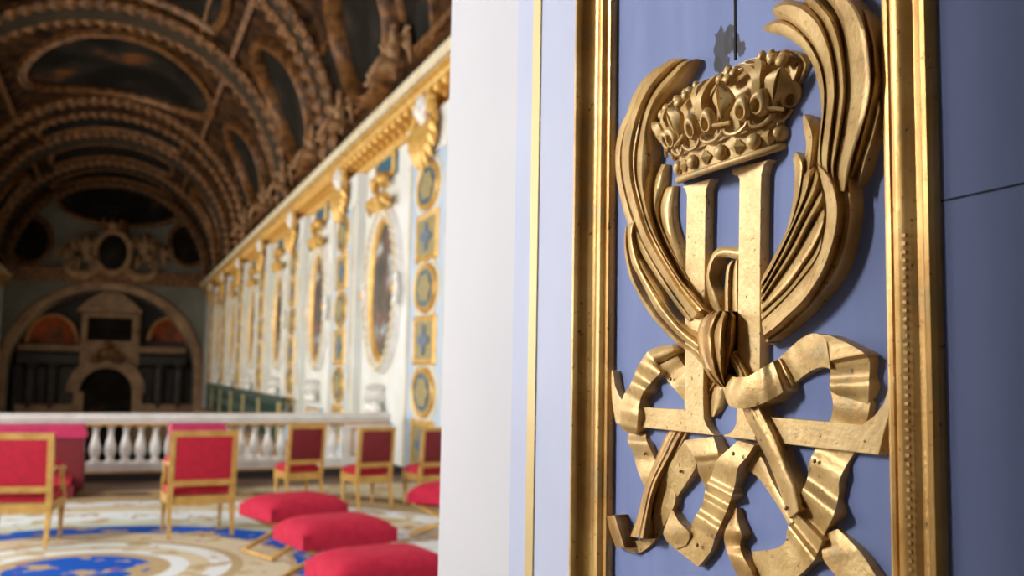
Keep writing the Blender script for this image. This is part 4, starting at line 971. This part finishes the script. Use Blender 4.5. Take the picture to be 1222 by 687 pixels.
# ---- folding footstools with plump velvet cushions
def stool(label):
    t = thing('footstool', label, 'footstool', (0,0,0), 0, 'velvet folding footstools')
    hx, hy, zt = .385, .285, .45
    cushion(MB(), hx, hy, .29, zt, 0, 0, .05, 14).build('cushion', M['velvet_pink'], t)
    for s in (-1,1):
        y = s*(hy-.06)
        for d in (-1,1):
            MB().bar((-d*.33,y+.018*d*s,.02),(d*.31,y+.018*d*s,.31),.04,.04,.03).build('leg', M['chair_gold'], t, smooth=False)
        MB().ball((0,y,.165),.025,.05,.025,10,6).build('pivot_boss', M['chair_gold'], t)
    for s in (-1,1):
        MB().tube([(s*.33,-hy+.02,.02),(s*.33,hy-.02,.02)], .02, 8).build('floor_rail', M['chair_gold'], t)
        MB().tube([(s*.31,-hy+.02,.31),(s*.31,hy-.02,.31)], .02, 8).build('seat_rail', M['chair_gold'], t)
    return t
F1 = stool('red velvet footstool in the middle of the row of three, wooden cross legs showing')
def fs(o, px, py, rz, z=.40):
    p = on(px, py, 2, z); o.location = (p.x, p.y, ZF); o.rotation_euler = (0,0,R(rz))
fs(F1, 400, 634, 13)
F2 = again(F1, 'red velvet footstool farthest of the row of three, in front of a side chair', (0,0,0)); fs(F2, 351, 605, 20)
F3 = again(F1, 'red velvet footstool closest to the viewer, cut by the bottom edge', (0,0,0)); fs(F3, 453, 678, 9)
F4 = again(F1, 'red velvet footstool half hidden behind the white door reveal', (0,0,0)); fs(F4, 541, 590, -38)
# ---- draped kneelers at the balustrade
def kneeler(label, x0, x1, y0, y1):
    cx = (x0+x1)/2; t = thing('kneeler', label, 'kneeler', (cx, (y0+y1)/2, 0), 0, 'draped kneelers at the balustrade')
    hx, hy = (x1-x0)/2, (y1-y0)/2
    MB().box(-hx+.05,hx-.05,-hy+.1,hy-.02,.02,.78).build('desk', M['velvet_deep'], t, smooth=False)
    def sheet(z0, z1, ext, name, m, amp, k):
        mb = MB(); vs = []; P = []
        per = [(-hx,-hy),(hx,-hy),(hx,hy),(-hx,hy)]; nn = 24
        for e in range(4):
            a, b = per[e], per[(e+1) % 4]
            for i in range(nn): P.append((a[0]+(b[0]-a[0])*i/nn, a[1]+(b[1]-a[1])*i/nn))
        kk = len(P); rows = 5
        for r in range(rows):
            f = r/(rows-1)
            for i, (u, v) in enumerate(P):
                w_ = 1+ext*f+amp*f*math.sin(i*k)
                vs.append((u*w_, v*w_, z1+(z0-z1)*f))
        fs = [(r*kk+i, r*kk+(i+1) % kk, (r+1)*kk+(i+1) % kk, (r+1)*kk+i) for r in range(rows-1) for i in range(kk)]
        fs.append(tuple(range(kk-1,-1,-1)))
        return mb.add(vs, fs).build(name, M[m], t)
    sheet(.06, .80, .03, 'under_drape', 'velvet_deep', .012, .9)
    sheet(.70, .845, .05, 'top_drape', 'drape_pink', .006, .7)
    MB().box(-hx*.9,hx*.9,-hy-.42,-hy-.06,.02,.16).build('kneeling_board', M['velvet_deep'], t, smooth=False)
    cushion(MB(), hx*.88, .19, .15, .27, 0, -hy-.24, .03).build('knee_cushion', M['velvet'], t)
    return t
kneeler('wide kneeler draped in magenta and crimson cloth, behind the armchair at the left edge', -1.75, -.34, 12.9, 13.6)
kneeler('draped kneeler mostly hidden behind the whole armchair', .69, 1.36, 12.9, 13.6)
# ------------------------------------------------------------------ world and view
w = bpy.data.worlds.new('world'); bpy.context.scene.world = w; w.use_nodes = True
w.node_tree.nodes['Background'].inputs[0].default_value = (.75,.85,1,1); w.node_tree.nodes['Background'].inputs[1].default_value = .3
sc_ = bpy.context.scene
sc_.view_settings.view_transform = 'Standard'; sc_.view_settings.look = 'None'; sc_.view_settings.gamma = 1; sc_.view_settings.use_curve_mapping = False
sc_.view_settings.exposure = EXPO
sc_.cycles.max_bounces = 8; sc_.cycles.diffuse_bounces = 5; sc_.cycles.glossy_bounces = 4
sc_.cycles.use_denoising = True; sc_.cycles.sample_clamp_indirect = 8
